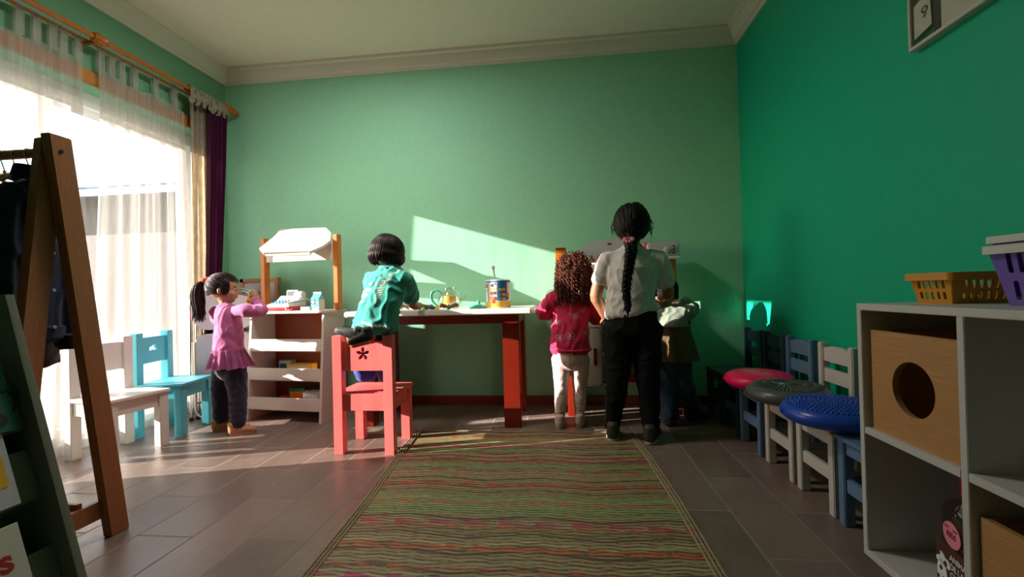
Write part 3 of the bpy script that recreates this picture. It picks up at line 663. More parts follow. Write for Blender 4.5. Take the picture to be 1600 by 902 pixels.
def register():
    o = sp(-.06, .13, .718); t = thing('cash_register', 'red and white toy cash register with blue keys on the stand counter', 'toy cash register', o, rad(-10))
    MB().bx(-.115, .10, -.075, .085, 0, .028, .008).build('drawer_base', 'red_pl', t, False)
    MB().plate([(-.07, .028), (.085, .028), (.085, .09), (.05, .096), (.0, .055), (-.07, .04)], [], .17, frame((-.005, 0, 0), (0, 1, 0), (0, 0, 1)), .004).build('housing', 'offwhite', t, False)
    b = MB()
    for i in range(4):
        for j in range(3): b.box((-.07 + .026 * i, -.045 + .026 * j, .049 + .0085 * j), (.018, .018, .01), None, .003)
    b.build('keys', 'carton_blue', t, False); MB().box((.045, -.03, .053), (.05, .03, .012), None, .004).build('red_key', 'red_pl', t, False)
    b = MB(); b.box((.0, .06, .115), (.10, .02, .05), None, .006); s = b.build('screen', 'rim_grey', t, False); MB().box((0, .049, .116), (.075, .004, .03), None, .001).build('display', 'grey_pl', s, False)
    MB().lathe([(0, -.03), (.024, -.03), (.024, .03), (0, .03)], (.065, .05, .105), 18, V((1, 0, 0)).to_track_quat('Z', 'Y')).build('paper_roll', 'offwhite', t, False)
    MB().tube([(.06, -.06, .045), (.085, .0, .06), (.115, .055, .075), (.135, .075, .06)], [(.014, .01), (.01, .008), (.012, .009), (.016, .01)], 10, 4).build('scanner', 'rim_grey', t, False)
    MB().tube([(.06, -.07, .035), (.075, -.09, .012), (.09, -.085, .006), (.10, -.06, .012)], .003, 8, 5).build('cord', 'rim_grey', t, False)
    t = thing('mint_box', 'small mint green box lying beside the milk carton', 'box', sp(.145, .085, .718), rad(-12))
    MB().bx(-.045, .03, -.02, .02, 0, .024, .002).build('box', 'mint_pl', t, False); MB().bx(-.047, -.03, -.0205, .0205, 0, .0245, .002).build('end_flap', 'offwhite', t, False)
    t = thing('milk_carton', 'blue toy milk carton with a black and white cow on its front', 'toy carton', sp(.205, .10, .718), rad(-8)); a = .03
    MB().bx(-a, a, -a, a, 0, .076, .001).build('body', 'carton_blue', t, False); MB().bx(a - .0005, a + .0008, -a, a, .002, .07, 0).build('side_label', 'paper', t, False)
    b = MB(); q = [(-a, -a, .076), (a, -a, .076), (a, a, .076), (-a, a, .076), (-a, 0, .108), (a, 0, .108)]; q = [b.v(p) for p in q]
    for f in ((0, 1, 5, 4), (2, 3, 4, 5), (1, 2, 5), (3, 0, 4), (0, 3, 2, 1)): b.f([q[i] for i in f])
    b.bx(-a, a, -.002, .002, .106, .12, 0); b.build('gable_top', 'carton_blue', t, False)
    MB().bx(-a, a, -.0028, .0028, .109, .1205, 0).build('white_crimp', 'offwhite', t, False)
    fm = frame((0, -a - .0006, 0), (1, 0, 0), (0, 0, 1)); b = MB(); b.plate(rect(-a, a, .001, .018), [], .0008, fm)
    for cx, cz, rx, rz_ in ((-.012, .055, .010, .012), (-.012, .043, .008, .008), (-.010, .03, .009, .012), (-.006, .02, .006, .006)): b.plate(circ(cx, cz, rx, 18, rz_), [], .001, fm)
    b.plate(rect(-.018, .018, .086, .096), [], .001, frame((0, -a + .008, -.004), (1, 0, 0), (0, .68, .73))); b.build('cow_print', 'print_white', t, False)
    b = MB(); fm = frame((0, -a - .0014, 0), (1, 0, 0), (0, 0, 1))
    for cx, cz, rx, rz_ in ((-.021, .066, .005, .004), (-.001, .066, .007, .004), (-.022, .046, .004, .004), (-.003, .045, .004, .005), (-.013, .037, .004, .003), (-.013, .014, .004, .003), (-.003, .018, .004, .003)): b.plate(circ(cx, cz, rx, 14, rz_), [], .001, fm)
    b.build('cow_spots', 'print_black', t, False)
    t = thing('pink_box', 'small pink box at the left end of the counter behind the girl\'s sleeve', 'box', sp(-.235, .16, .718), rad(5)); MB().bx(-.035, .035, -.03, .03, 0, .035, .003).build('box', 'pink_pl', t, False); MB().bx(-.036, .036, -.031, .031, .034, .04, .002).build('lid', 'pink_pl', t, False)
    # bins
    def food(name, lab, cat, x, y, z, mat, kind, r=.03):
        t = thing(name, lab, cat, sp(x, y, z), random.random()); b = MB()
        if kind == 'round': b.lathe([(0, 0), (r * .6, .002), (r, r * .7), (r * .85, r * 1.3), (r * .3, r * 1.55), (0, r * 1.5)], n=16); b.build('flesh', mat, t, False); MB().tube([(0, 0, r * 1.45), (.003, 0, r * 1.9)], .003, 6).build('stem', 'print_green', t, False)
        elif kind == 'ring': b.tube([(r * cos(a), r * .4 * sin(a), r * .8 + r * .5 * sin(a)) for a in [2 * pi * i / 20 for i in range(21)]], .007, 8, cap=False); tag(b.build('rim', mat, t, False), '', '') if 0 else b.build('rim', mat, t, False); MB().lathe([(0, 0), (r * .5, 0), (r * .6, .01), (0, .012)], n=14).build('foot', mat, t, False)
        elif kind == 'bun': b.lathe([(0, 0), (r, .004), (r * 1.1, .015), (r * .9, r * .8), (r * .5, r * 1.05), (0, r * 1.12)], n=18); b.build('crust', mat, t, False); MB().lathe([(r * .8, .003), (r * 1.13, .008), (r * 1.1, .014), (r * .8, .012)], n=18).build('filling', 'toy_green', t, False)
    food('toy_bun', 'cream toy bun in the top bin, left of the green one', 'toy food', -.06, .13, .459, 'offwhite', 'bun', .042); food('toy_bun', 'green toy bun in the top bin', 'toy food', .10, .15, .459, 'toy_green', 'bun', .04)
    food('toy_bun', 'small pale pink toy bun in the top bin, farthest left', 'toy food', -.16, .15, .459, 'scrunchie', 'bun', .03)
    food('toy_tomato', 'red toy tomato in the bottom bin near its left end', 'toy food', -.17, .08, .079, 'red_pl', 'round', .035); food('toy_tomato', 'red toy tomato behind the one at the left end of the bottom bin', 'toy food', -.10, .13, .079, 'red_pl', 'round', .04)
    food('toy_orange', 'orange toy fruit in the bottom bin, in front of the white box', 'toy food', .04, .07, .079, 'toy_orange', 'round', .036); food('toy_orange', 'orange toy fruit in the bottom bin, between the tomatoes', 'toy food', -.115, .065, .079, 'toy_orange', 'round', .033)
    def bxs(name, lab, x, y, z, sx, sy, sz, mat, rz, mat2):
        t = thing(name, lab, 'box', sp(x, y, z), rz); MB().bx(-sx, sx, -sy, sy, 0, sz, .002).build('box', mat, t, False); MB().bx(-sx * .8, sx * .8, -sy - .001, -sy + .001, sz * .25, sz * .8, 0).build('label', mat2, t, False)
    bxs('toy_box', 'green and orange toy box in the bottom bin', -.03, .19, .079, .055, .03, .105, 'print_green', .1, 'toy_orange'); bxs('toy_box', 'white open toy box at the right of the bottom bin', .13, .12, .079, .045, .035, .10, 'offwhite', .25, 'paper')
    bxs('toy_box', 'dark toy box behind the white one in the bottom bin', .11, .215, .079, .07, .025, .11, 'black', 0, 'print_white'); bxs('toy_box', 'teal box standing at the back left of the middle bin', -.13, .21, .269, .045, .03, .10, 'mint_pl', 0, 'print_teal')
    bxs('toy_box', 'yellow flat box lying across the middle bin', .01, .18, .269, .10, .03, .085, 'yellow', -.12, 'offwhite')
register()
# ------------------------------------------------------------------ folded chairs and framed board in the corner
def corner():
    t = thing('framed_board', 'wood-framed grey board leaning on the mint wall behind the folded chairs', 'board', (-2.05, 3.14, 0))
    tl = at(362, 437, 3.17); tr = at(436, 437, 3.17); x0, x1, z1 = -2.40, tr.x, tl.z
    b = MB(); b.bx(x0, x1, 3.155, 3.18, z1 - .028, z1); b.bx(x0, x0 + .03, 3.155, 3.18, 0, z1); b.bx(x1 - .03, x1 - .004, 3.155, 3.18, 0, z1 - .03); b.bx(x0, x1, 3.155, 3.18, .2, .23); b.bx(x1 - .012, x1 + .006, 3.145, 3.185, z1 - .05, z1 + .004); b.build('frame', 'boxwood', t)
    MB().bx(x0 + .03, x1 - .03, 3.163, 3.172, .23, z1 - .028, 0).build('panel', 'greypanel', t)
    for i, (dx, dy) in enumerate(((0, 0), (.006, .044), (.012, .088))):
        t = thing('folding_chair', ('grey and chrome folded chair, front one of the stack behind the small girl', 'grey and chrome folded chair in the middle of the corner stack', 'grey and chrome folded chair at the back of the stack, nearest the board')[i], 'folding chair', (-2.305 + dx, 2.868 + dy, 0), rad(28), 'folded chairs leaning in the corner')
        w_, h = .195, .87; ln = .03                                   # leans back a little
        def P(x, z, o=0): return V((x, ln * z / h + o, z))
        b = MB(); b.tube([P(-w_, .012), P(-w_, .30), P(-w_, h - .10)] + [P(-w_ + .10 - .10 * cos(a), h - .10 + .10 * sin(a)) for a in [rad(15 * i) for i in range(1, 7)]] + [P(w_ - .10 + .10 * sin(a), h - .10 + .10 * cos(a)) for a in [rad(15 * i) for i in range(0, 7)]] + [P(w_, .3), P(w_, .012)], .011, 10); b.build('outer_frame', 'chrome', t, False)
        b = MB(); v = w_ - .028; b.tube([P(-v, .52, -.016), P(-v, .2, -.02)] + [P(-v + .07 - .07 * cos(a), .085 - .07 * sin(a), -.022) for a in [rad(15 * i) for i in range(0, 7)]] + [P(v - .07 + .07 * sin(a), .085 - .07 * cos(a), -.022) for a in [rad(15 * i) for i in range(0, 7)]] + [P(v, .2, -.02), P(v, .52, -.016)], .009, 10); b.tube([P(-v, .12, -.02), P(v, .12, -.02)], .007, 8); b.build('inner_frame', 'chrome', t, False)
        fm = frame((0, ln * .0, 0), (1, 0, 0), (0, ln / h, 1))
        MB().plate(rect(-w_ + .012, w_ - .012, .60, .835, .09), [], .012, fm).build('backrest', 'greypanel', t, False)
        fm.translation = V((0, -.006, 0)); MB().plate(rect(-v + .005, v - .005, .22, .57, .06), [], .02, fm, .003).build('seat', 'greypanel', t, False)
        for sx in (-1, 1): MB().tube([P(sx * w_, 0), P(sx * w_, .02)], .014, 10).build('rubber_foot', 'black', t, False)
corner()
# ------------------------------------------------------------------ things on the table
TZ = .71
def tabletop_things():
    c = at(703, 476, 2.86); c.z = TZ
    t = thing('teapot', 'clear glass teapot with a green handle on the table', 'teapot', c); s = 1.0
    out = [(.045, .001), (.062, .010), (.078, .045), (.074, .078), (.055, .108), (.040, .118), (.0385, .135)]
    P, _ = catmull([V((r, z, 0)) for r, z in out], [(1, 1)] * 7, 4); pr = [(p.x, p.y) for p in P]
    b = MB(); b.lathe([(0, .001)] + pr + [(r - .002, z) for r, z in pr[::-1]] + [(0, .004)], n=40)
    b.tube([(.070, 0, .055), (.092, -.003, .060), (.106, -.004, .085)], [.014, .010, .007], 12, 4); b.build('glass_body', 'teaglass', t, False)
    MB().lathe([(.0, .012), (.037, .012), (.039, .02), (.039, .082), (.033, .084), (0, .084)], n=28).build('infuser', 'toy_amber', t, False)
    MB().tube([(-.058, 0, .098), (-.085, 0, .117), (-.113, 0, .108), (-.122, 0, .078), (-.112, 0, .045), (-.088, 0, .022), (-.060, 0, .008)], [(.008, .007)] * 7, 10, 4).build('handle', 'green_pl', t, False)
    c = at(748, 477, 2.79); c.z = TZ
    t = thing('green_lid', 'green round teapot lid lying on the table beside the tin', 'lid', c)
    MB().lathe([(0, 0), (.066, 0), (.068, .004), (.060, .010), (.045, .016), (.040, .022), (.0, .025)], n=32).build('disc', 'green_pl', t, False); MB().lathe([(0, .022), (.011, .023), (.0115, .046), (.009, .048), (0, .048)], n=16).build('knob', 'green_pl', t, False)
    c = at(779, 476, 2.78); c.z = TZ; R_, H = .0745, .172
    t = thing('food_tin', 'tall blue and yellow food tin with a spoon standing in it', 'tin', c)
    b = MB(); b.lathe([(0, 0), (R_, 0), (R_ + .002, .003), (R_, .006), (R_, H - .006), (R_ + .002, H - .003), (R_, H), (R_ - .003, H), (R_ - .003, .01), (0, .01)], n=48); b.build('can', 'offwhite', t, False)
    def wrap(a0, a1, z0, z1, off=.0006): b_ = MB(); b_.grid(lambda u, v: V(((R_ + off) * sin(rad(a0 + (a1 - a0) * u)), -(R_ + off) * cos(rad(a0 + (a1 - a0) * u)), z0 + (z1 - z0) * v)), max(2, int(abs(a1 - a0) / 5)), 1); return b_
    def wl(name, lst, mat, off):
        b_ = MB()
        for a0, a1, z0, z1 in lst: b_.grid(lambda u, v: V(((R_ + off) * sin(rad(a0 + (a1 - a0) * u)), -(R_ + off) * cos(rad(a0 + (a1 - a0) * u)), z0 + (z1 - z0) * v)), max(2, int(abs(a1 - a0) / 5)), 1)
        b_.build(name, mat, t, False, 180)
    wl('yellow_band', [(-180, 180, .006, .040)], 'print_yellow', .0004); wl('blue_band', [(-180, 180, H - .016, H - .007), (5, 52, .045, H - .016), (-50, -43, .04, H - .016)], 'print_blue', .0006)
    wl('label_panels', [(-38, 2, .04, H - .02)], 'paper', .0008)
    wl('yellow_panels', [(10, 42, .105, .120), (16, 42, .075, .090), (16, 42, .048, .062), (-36, 0, .112, .12)], 'print_yellow', .0012)
    def spot(a, z, r, mat, nm, ry=None):
        b_ = MB(); n = 16; cc = b_.v(((R_ + .0016) * sin(rad(a)), -(R_ + .0016) * cos(rad(a)), z)); rr = [b_.v(((R_ + .0014) * sin(rad(a) + r * cos(2 * pi * i / n) / R_), -(R_ + .0014) * cos(rad(a) + r * cos(2 * pi * i / n) / R_), z + (ry or r) * sin(2 * pi * i / n))) for i in range(n)]
        for i in range(n): b_.f((cc, rr[i], rr[(i + 1) % n]))
        return b_.build(nm, mat, t, False, 180)
    for a, z, r, m_ in ((-22, .09, .012, 'print_red'), (-8, .092, .010, 'print_teal'), (-25, .06, .015, 'toy_orange'), (-8, .058, .013, 'toy_brown'), (-15, .04, .012, 'print_red'), (-20, .138, .009, 'print_black'), (-6, .146, .005, 'print_red'), (-62, .135, .014, 'print_red'), (-60, .105, .009, 'print_yellow'), (24, .055, .006, 'toy_brown'), (24, .082, .006, 'toy_brown'), (56, .08, .014, 'toy_orange'), (58, .06, .010, 'print_green')): spot(a, z, r, m_, 'picture')
    for tx, a, z, sz in (('ALIMENTO', 24, .140, .012), ('PLUS', 24, .127, .010)): pass
    t2 = thing('spoon', 'white plastic spoon sticking up out of the tin', 'spoon', c + V((-.01, -.03, .012)))
    p0 = V((.01, .02, .0)); p1 = V((-.005, 0, .165)); p2 = V((-.011, -.004, .222))
    MB().tube([p0, p1, p2, p2 + V((-.002, 0, .008))], [(.006, .003), (.005, .003), (.006, .003), (.009, .004)], 10, 4, side=(1, 0, 0)).build('handle', 'offwhite', t2, False); MB().ell(p2 + V((-.002, -.001, .014)), (.011, .004, .013)).build('bowl', 'offwhite', t2, False)
    # little vehicles and toys by the child's hand
    def car(label, mat, px, Y, L, rz, group='toy vehicles on the table'):
        c = at(px, 476, Y); c.z = TZ; t = thing('toy_car', label, 'toy car', c, rz, group); h = L * .5; wd = L * .24
        r = L * .13; body = [(-h, r * .7), (h, r * .7), (h, L * .28), (h * .55, L * .33), (h * .25, L * .5), (-h * .6, L * .5), (-h * .85, L * .33), (-h, L * .3)]
        MB().plate(body, [], wd * 1.7, frame((0, 0, 0), (1, 0, 0), (0, 0, 1)), wd * .12).build('body', mat, t, False)
        MB().plate([(h * .18, L * .36), (h * .1, L * .46), (-h * .5, L * .46), (-h * .7, L * .36)], [], wd * 2.0, frame((0, 0, 0), (1, 0, 0), (0, 0, 1))).build('windows', 'black', t, False)
        for sx in (-.6, .6):
            for sy in (-1, 1): MB().lathe([(0, -.004), (r * .7, -.004), (r, -.002), (r, .002), (r * .7, .004), (0, .004)], (sx * h, sy * wd, r), 14, V((0, 1, 0)).to_track_quat('Z', 'Y')).build('wheel', 'black', t, False)
    car('small bright green toy car at the table edge near the child\'s hand', 'toy_green', 659, 2.69, .046, .1); car('dark navy toy car beside the green one', 'navy_paint', 672, 2.70, .062, -.2)
    car('small red toy car between the child\'s wrist and the green car', 'red_pl', 651, 2.74, .04, 1.0); car('small blue toy car behind the green and navy ones', 'toy_blue', 664, 2.79, .05, .3); car('small yellow toy car behind the navy one', 'yellow', 673, 2.80, .04, -.5)
    def thingy(name, label, cat, px, Y, fn):
        c = at(px, 476, Y); c.z = TZ; t = thing(name, label, cat, c); fn(t)
    def yel(t): MB().lathe([(0, 0), (.013, 0), (.014, .006), (.009, .012), (.010, .018), (0, .022)], n=14).build('bead', 'yellow', t, False); MB().tube([(0, 0, .02), (0, 0, .026)], .004, 8).build('peg', 'yellow', t, False)
    thingy('toy_peg', 'small yellow peg at the table edge in front of the teapot', 'toy', 683, 2.68, yel)
    def leafy(t):
        b = MB()
        for s in (-1, 1): b.tube([(s * .006, 0, .016), (s * .024, 0, .02), (s * .044, 0, .026), (s * .056, 0, .022)], [(.004, .006), (.010, .012), (.013, .013), (.008, .010)], 10, 4)
        b.build('wings', 'toy_brown', t, False); MB().lathe([(0, 0), (.010, 0), (.012, .01), (.007, .024), (0, .032)], n=12).build('leaf', 'print_green', t, False)
    thingy('toy_bow', 'brown bow-shaped toy with a green middle in front of the teapot', 'toy', 701, 2.70, leafy)
M['toy_amber'] = plain('amber_plastic_infuser', (.85, .42, .09), .4, var=.04)
tabletop_things()
# ------------------------------------------------------------------ play kitchen
def kitchen():
    t = thing('play_kitchen', 'wooden play kitchen with white doors, grey back board and orange posts', 'play kitchen', (.37, 3.05, 0)); Y0, Y1 = 2.94, 3.19
    for x in (.015, .735):
        for y in (Y0, Y1 - .06): MB().bx(x, x + .055, y, y + .05, 0, .68, .003).build('leg', 'redwood', t)
    MB().bx(-.10, .80, Y0 - .02, Y1, .68, .71, .004).build('counter', 'white_lam', t)
    b = MB(); z0, z1 = .19, .68
    b.bx(.07, .735, Y0 + .01, Y1 - .01, z0, z0 + .016); b.bx(.07, .735, Y1 - .02, Y1 - .01, z0, z1, 0)
    for x in (.07, .225, .505, .72): b.bx(x, x + .015, Y0 + .01, Y1 - .02, z0, z1)
    b.bx(.24, .505, Y0 + .01, Y1 - .02, .385, .40); b.bx(.07, .735, Y0 + .008, Y0 + .02, .565, .68); b.build('cabinet', 'white_lam', t)
    for x0, x1, hx in ((.085, .226, .198), (.52, .72, .70)):
        d = MB().bx(x0, x1, Y0 - .006, Y0 + .008, z0 + .018, .56).build('door', 'white_lam', t); MB().bx(hx - .012, hx + .008, Y0 - .026, Y0 - .006, .325 if hx < .3 else .43, .435 if hx < .3 else .46, .003).build('handle', 'redwood', d)
    for x, z1 in ((-.042, 1.088), (.672, 1.0)): MB().bx(x, x + .074, 3.09, 3.16, .71, z1, .006).build('post', 'orangewood', t)
    MB().bx(-.040, .030, 3.088, 3.162, 1.088, 1.096, .002).build('post_cap', 'toy_brown', t)
    arch = [(.02, .86), (.70, .86), (.70, .98)]
    for i in range(25): a = rad(18 + (162 - 18) * i / 24); arch.append((.36 + .36 * cos(a), .925 + .225 * sin(a)))
    arch.append((.02, .98)); MB().plate(arch, [], .012, frame((0, 3.165, 0), (1, 0, 0), (0, 0, 1)), .001).build('back_board', 'greypanel', t)
    b = MB(); b.bx(.03, .67, 3.06, 3.16, .972, .986); b.bx(.03, .67, 3.08, 3.16, .868, .88)
    for x in (.218, .45): b.bx(x, x + .014, 3.06, 3.16, .88, .972)
    b.build('shelf', 'white_lam', t)
    b = MB(); p = at(950, 381, 3.155)
    for i in range(3): b.box(p + V((i * .009, 0, .0)), (.004, .006, .012), None, .001)
    b.build('switches', 'black', t)
    bx_ = MB().bx(.555, .748, 3.0, 3.14, 1.008, 1.102, .008).build('control_box', 'greypanel', t); MB().bx(.60, .745, 2.99, 3.14, .996, 1.008, .002).build('hob_shelf', 'offwhite', t)
    kc = at(1042, 390, 2.995); MB().lathe([(0, 0), (.02, 0), (.018, .012), (.012, .014), (0, .014)], kc, 24, V((0, -1, 0)).to_track_quat('Z', 'Y')).build('knob', 'rim_grey', bx_)
    for dz in (-.02, 0, .02): MB().lathe([(0, 0), (.006, 0), (.006, .004), (0, .004)], kc + V((.042, 0, dz)), 14, V((0, -1, 0)).to_track_quat('Z', 'Y')).build('button', 'black', bx_)
    def put(name, label, cat, px, Y, z, fn): c = at(px, 450, Y); c.z = z; t = thing(name, label, cat, c); fn(t)
    def cup(t): MB().lathe([(0, 0), (.022, 0), (.027, .045), (.025, .045), (.02, .004), (0, .004)], n=24).build('cup', 'red_pl', t, False); MB().tube([(.025, 0, .036), (.042, 0, .03), (.04, 0, .014), (.022, 0, .010)], .004, 8, 4).build('handle', 'red_pl', t, False)
    put('toy_cup', 'red toy cup on the play kitchen shelf by the tall girl\'s shoulder', 'toy cup', 941, 3.10, .986, cup)
    def pot(t): MB().lathe([(0, 0), (.02, 0), (.024, .028), (.022, .03), (0, .03)], n=20).build('pot', 'toy_brown', t, False); MB().lathe([(0, .03), (.012, .034), (.009, .05), (0, .056)], n=14).build('plant', 'print_green', t, False)
    put('toy_pot', 'small brown flower pot on the play kitchen shelf left of the red cup', 'toy pot', 925, 3.10, .986, pot)
    def can(t): MB().lathe([(0, 0), (.026, 0), (.028, .01), (.028, .085), (0, .086)], n=24).build('body', 'offwhite', t, False); MB().lathe([(0, .085), (.034, .085), (.035, .115), (.03, .12), (0, .12)], n=24).build('lid', 'red_pl', t, False)
    put('toy_canister', 'white canister with a red lid on the play kitchen shelf behind the tall girl\'s head', 'toy canister', 1012, 3.10, .986, can)
    def jug(t): MB().lathe([(0, 0), (.024, 0), (.026, .05), (.016, .066), (.018, .075), (0, .075)], n=20).build('jug', 'rim_grey', t, False); MB().tube([(-.024, 0, .05), (-.042, 0, .04), (-.04, 0, .02), (-.024, 0, .014)], .004, 8, 4).build('handle', 'rim_grey', t, False)
    put('toy_jug', 'pale toy jug on the play kitchen shelf above the curly hair', 'toy jug', 897, 3.10, .986, jug)
    def bowl(t): MB().lathe([(0, 0), (.03, 0), (.058, .035), (.06, .05), (.056, .05), (.05, .03), (0, .006)], n=28).build('bowl', 'red_pl', t, False); MB().lathe([(.055, .046), (.063, .05), (.063, .053), (.055, .053)], n=28).build('rim', 'red_pl', t, False)
    put('toy_bowl', 'red toy bowl on the play kitchen counter between the two girls', 'toy bowl', 918, 3.0, .71, bowl)
    def hoop(t):
        MB().lathe([(0, 0), (.045, 0), (.055, .05), (.052, .05), (.042, .004), (0, .004)], n=24).build('bucket', 'green_mint', t, False)
        MB().tube([(-.053, 0, .048)] + [(-.053 * cos(a), -.0, .048 + .058 * sin(a)) for a in [rad(15 * i) for i in range(1, 12)]] + [(.053, 0, .048)], .0045, 8).build('handle', 'green_mint', t, False)
    put('toy_bucket', 'pale green toy bucket with hoop handle at the left end of the play kitchen', 'toy bucket', 864, 3.02, .71, hoop)
    def pan(t): MB().lathe([(0, 0), (.055, 0), (.062, .03), (.058, .03), (.052, .005), (0, .005)], n=28).build('bowl', 'red_pl', t, False); MB().tube([(.055, -.02, .02), (.11, -.05, .022)], (.005), 8).build('handle', 'red_pl', t, False)
    put('toy_pan', 'red toy pan inside the lower open shelf of the play kitchen', 'toy pan', 988, 3.05, .206, pan)
    def ball(t): MB().lathe([(0, 0), (.03, .004), (.042, .03), (.03, .062), (0, .068)], n=20).build('body', 'offwhite', t, False); MB().tube([(0, 0, .066), (0, 0, .075)], .006, 8).build('knob', 'offwhite', t, False)
    put('toy_kettle', 'white toy kettle in the upper open shelf of the play kitchen', 'toy kettle', 946, 3.03, .40, ball)
    def plates(t): MB().lathe([(0, 0), (.04, 0), (.055, .01), (.04, .006), (0, .006)], n=24).build('plate', 'pink_pl', t, False); MB().lathe([(0, .008), (.04, .008), (.055, .018), (.04, .014), (0, .014)], n=24).build('top_plate', 'toy_orange', t, False)
    put('toy_plates', 'stacked pink and orange toy plates in the lower open shelf', 'toy plates', 948, 3.0, .206, plates)
M['green_mint'] = plain('pale_green_plastic', (.18, .40, .20), .35, var=.04)
kitchen()
# ------------------------------------------------------------------ clothes rack with hanging clothes
def rack():
    X = -1.575; t = thing('clothes_rack', 'wooden A-frame clothes rack with children\'s clothes at the left of the photo', 'clothes rack', (X, 1.2, 0))
    for xx in (X, X - .80):
        if xx == X: pA, pB, fA, fB = V((xx, 1.264, 1.335)), V((xx - .033, 1.272, 1.325)), V((xx, 1.434, 0)), V((xx - .033, 1.135, 0))
        else: pA, pB, fA, fB = V((xx, 1.264, 1.335)), V((xx + .033, 1.272, 1.325)), V((xx, 1.434, 0)), V((xx + .033, 1.135, 0))
        for a, f in ((pA, fA), (pB, fB)):
            d = (f - a).normalized(); b = MB(); poly = []
            sd = V((0, 1, 0)); sd = (sd - d * sd.dot(d)).normalized(); wv = .034
            P = [a - sd * wv, a + sd * wv, f + V((0, wv, 0)), f - V((0, wv, 0))]
            P[0].z = P[1].z = a.z
            q = [b.v(p + V((s, 0, 0))) for s in (-.016, .016) for p in P]
            for fc in ((0, 1, 2, 3), (7, 6, 5, 4), (0, 4, 5, 1), (1, 5, 6, 2), (2, 6, 7, 3), (3, 7, 4, 0)): b.f([q[i] for i in fc])
            bmesh.ops.bevel(b.bm, geom=b.bm.edges[:], offset=.003, segments=2, affect='EDGES'); b.build('leg', 'rackwood', t)
    MB().tube([(X - .8, 1.265, 1.285), (X - .01, 1.265, 1.285)], .0145, 16).build('rail', 'rackwood', t)
    MB().lathe([(0, 0), (.006, 0), (.006, .002), (0, .002)], (X + .0165, 1.265, 1.285), 12, V((1, 0, 0)).to_track_quat('Z', 'Y')).build('screw', 'black', t)
    for xx in (X - .015, X - .785): MB().bar((xx - .0, 1.17, .10), (xx - .0, 1.39, .10), .06, .022, (0, 0, 1)).build('brace', 'rackwood', t)
    MB().bar((X - .78, 1.33, .13), (X - .02, 1.33, .13), .03, .018, (0, 0, 1)).build('cross_bar', 'rackwood', t)
    # hangers and garments
    def hanger(x, label, yaw, shz=1.20):
        o = V((x, 1.265, 1.285)); h = thing('hanger', label, 'hanger', o, yaw, 'hangers on the rack rail')
        hk = [(0, .0165 * cos(a), .0165 * sin(a)) for a in [rad(-30 + 24 * i) for i in range(10)]] + [(0, -.006, -.03), (0, 0, -.05)]
        MB().tube(hk, .0016, 6).build('hook', 'wire', h, False); z = shz - 1.285
        MB().tube([(0, -.13, z - .045), (0, -.07, z - .012), (0, 0, z + .022), (0, .07, z - .012), (0, .13, z - .045)], .0055, 8, 3).build('arms', 'boxwood', h, False); MB().tube([(0, 0, z + .02), (0, 0, -.05)], .004, 8).build('neck', 'boxwood', h, False); return h
    def garment(name, label, x, mat, yaw, zt, zb, wd, thick, sleeve=None, collar=False, buttons=False, seed=1, dy=0):
        o = V((x, 1.265 + dy, 0)); g = thing(name, label, 'garment', o, yaw); b = MB()
        b.tube([(0, 0, zt + .02), (0, 0, zt), (0, 0, zt - .04), (0, 0, (zt + zb) / 2), (0, 0, zb)], [(thick * .6, wd * .2), (thick * .8, wd * .6), (thick, wd), (thick * 1.1, wd * 1.0), (thick * 1.2, wd * 1.06)], 20, 4, side=(1, 0, 0))
        if sleeve:
            for s in (-1, 1): b.tube([(0, s * wd * .75, zt - .03), (.002, s * (wd + .012), zt - .10), (.002, s * (wd + .02), zt - .3), (.004, s * (wd + .008), sleeve)], [(thick * 1.0, .03), (thick * 1.25, .036), (thick * 1.25, .036), (thick * 1.1, .032)], 14, 4, side=(1, 0, 0))
        m = fuse(b.build('cloth', mat, g, False), .007, 6, .008, (16, 16, 7), seed=seed)
        if collar:
            c = MB(); c.grid(lambda u, v: V(((.028 + .012 * v) * cos(2 * pi * u), (.055 + .012 * v) * sin(2 * pi * u), zt + .055 - .05 * v)), 28, 4, .006); c.build('collar', mat, g, False, 180)
        if buttons:
            for k in range(3): c = MB(); c.lathe([(0, 0), (.0055, 0), (.005, .003), (0, .003)], (thick * 1.12 + .003, wd * .30, zt - .22 - .12 * k), 14, V((1, 0, 0)).to_track_quat('Z', 'Y')); c.build('button', 'rim_grey', g, False)
            for s in (-1, 1): c = MB(); c.tube([(.004, s * (wd + .008), sleeve + .028), (.004, s * (wd + .007), sleeve - .004)], [(thick * 1.2, .037), (thick * 1.2, .036)], 18, side=(1, 0, 0)); c.build('cuff', mat, g, False)
            c = MB(); c.tube([(0, 0, zb + .03), (0, 0, zb - .006)], [(thick * 1.28, wd * 1.1), (thick * 1.24, wd * 1.1)], 24, side=(1, 0, 0)); c.build('hem_band', mat, g, False)
    hs = [(-1.672, 'wire-hooked wooden hanger nearest the rack leg, holding the navy jacket', rad(-4)), (-1.722, 'wooden hanger second from the rack leg', rad(10)), (-1.765, 'wooden hanger third from the rack leg', rad(6)), (-1.81, 'wooden hanger fourth from the rack leg, by the photo edge', rad(4))]
    for x, lab, yw in hs: hanger(x, lab, yw)
    garment('denim_jacket', 'navy denim jacket with pale buttons hanging nearest the rack leg', -1.672, 'denim', rad(-4), 1.19, .70, .074, .026, .67, True, True, 3, .015)
    garment('brown_jacket', 'dark brown garment hanging second from the rack leg', -1.722, 'brown_cloth', rad(3), 1.165, .60, .12, .013, .68, False, False, 5)
    garment('olive_jacket', 'olive green garment hanging third from the rack leg', -1.765, 'olive', rad(2), 1.165, .62, .12, .013, .68, False, False, 8)
    garment('olive_shirt', 'dull green garment hanging at the left edge of the photo', -1.81, 'olive', rad(2), 1.165, .62, .12, .013, .68, False, False, 11)
rack()
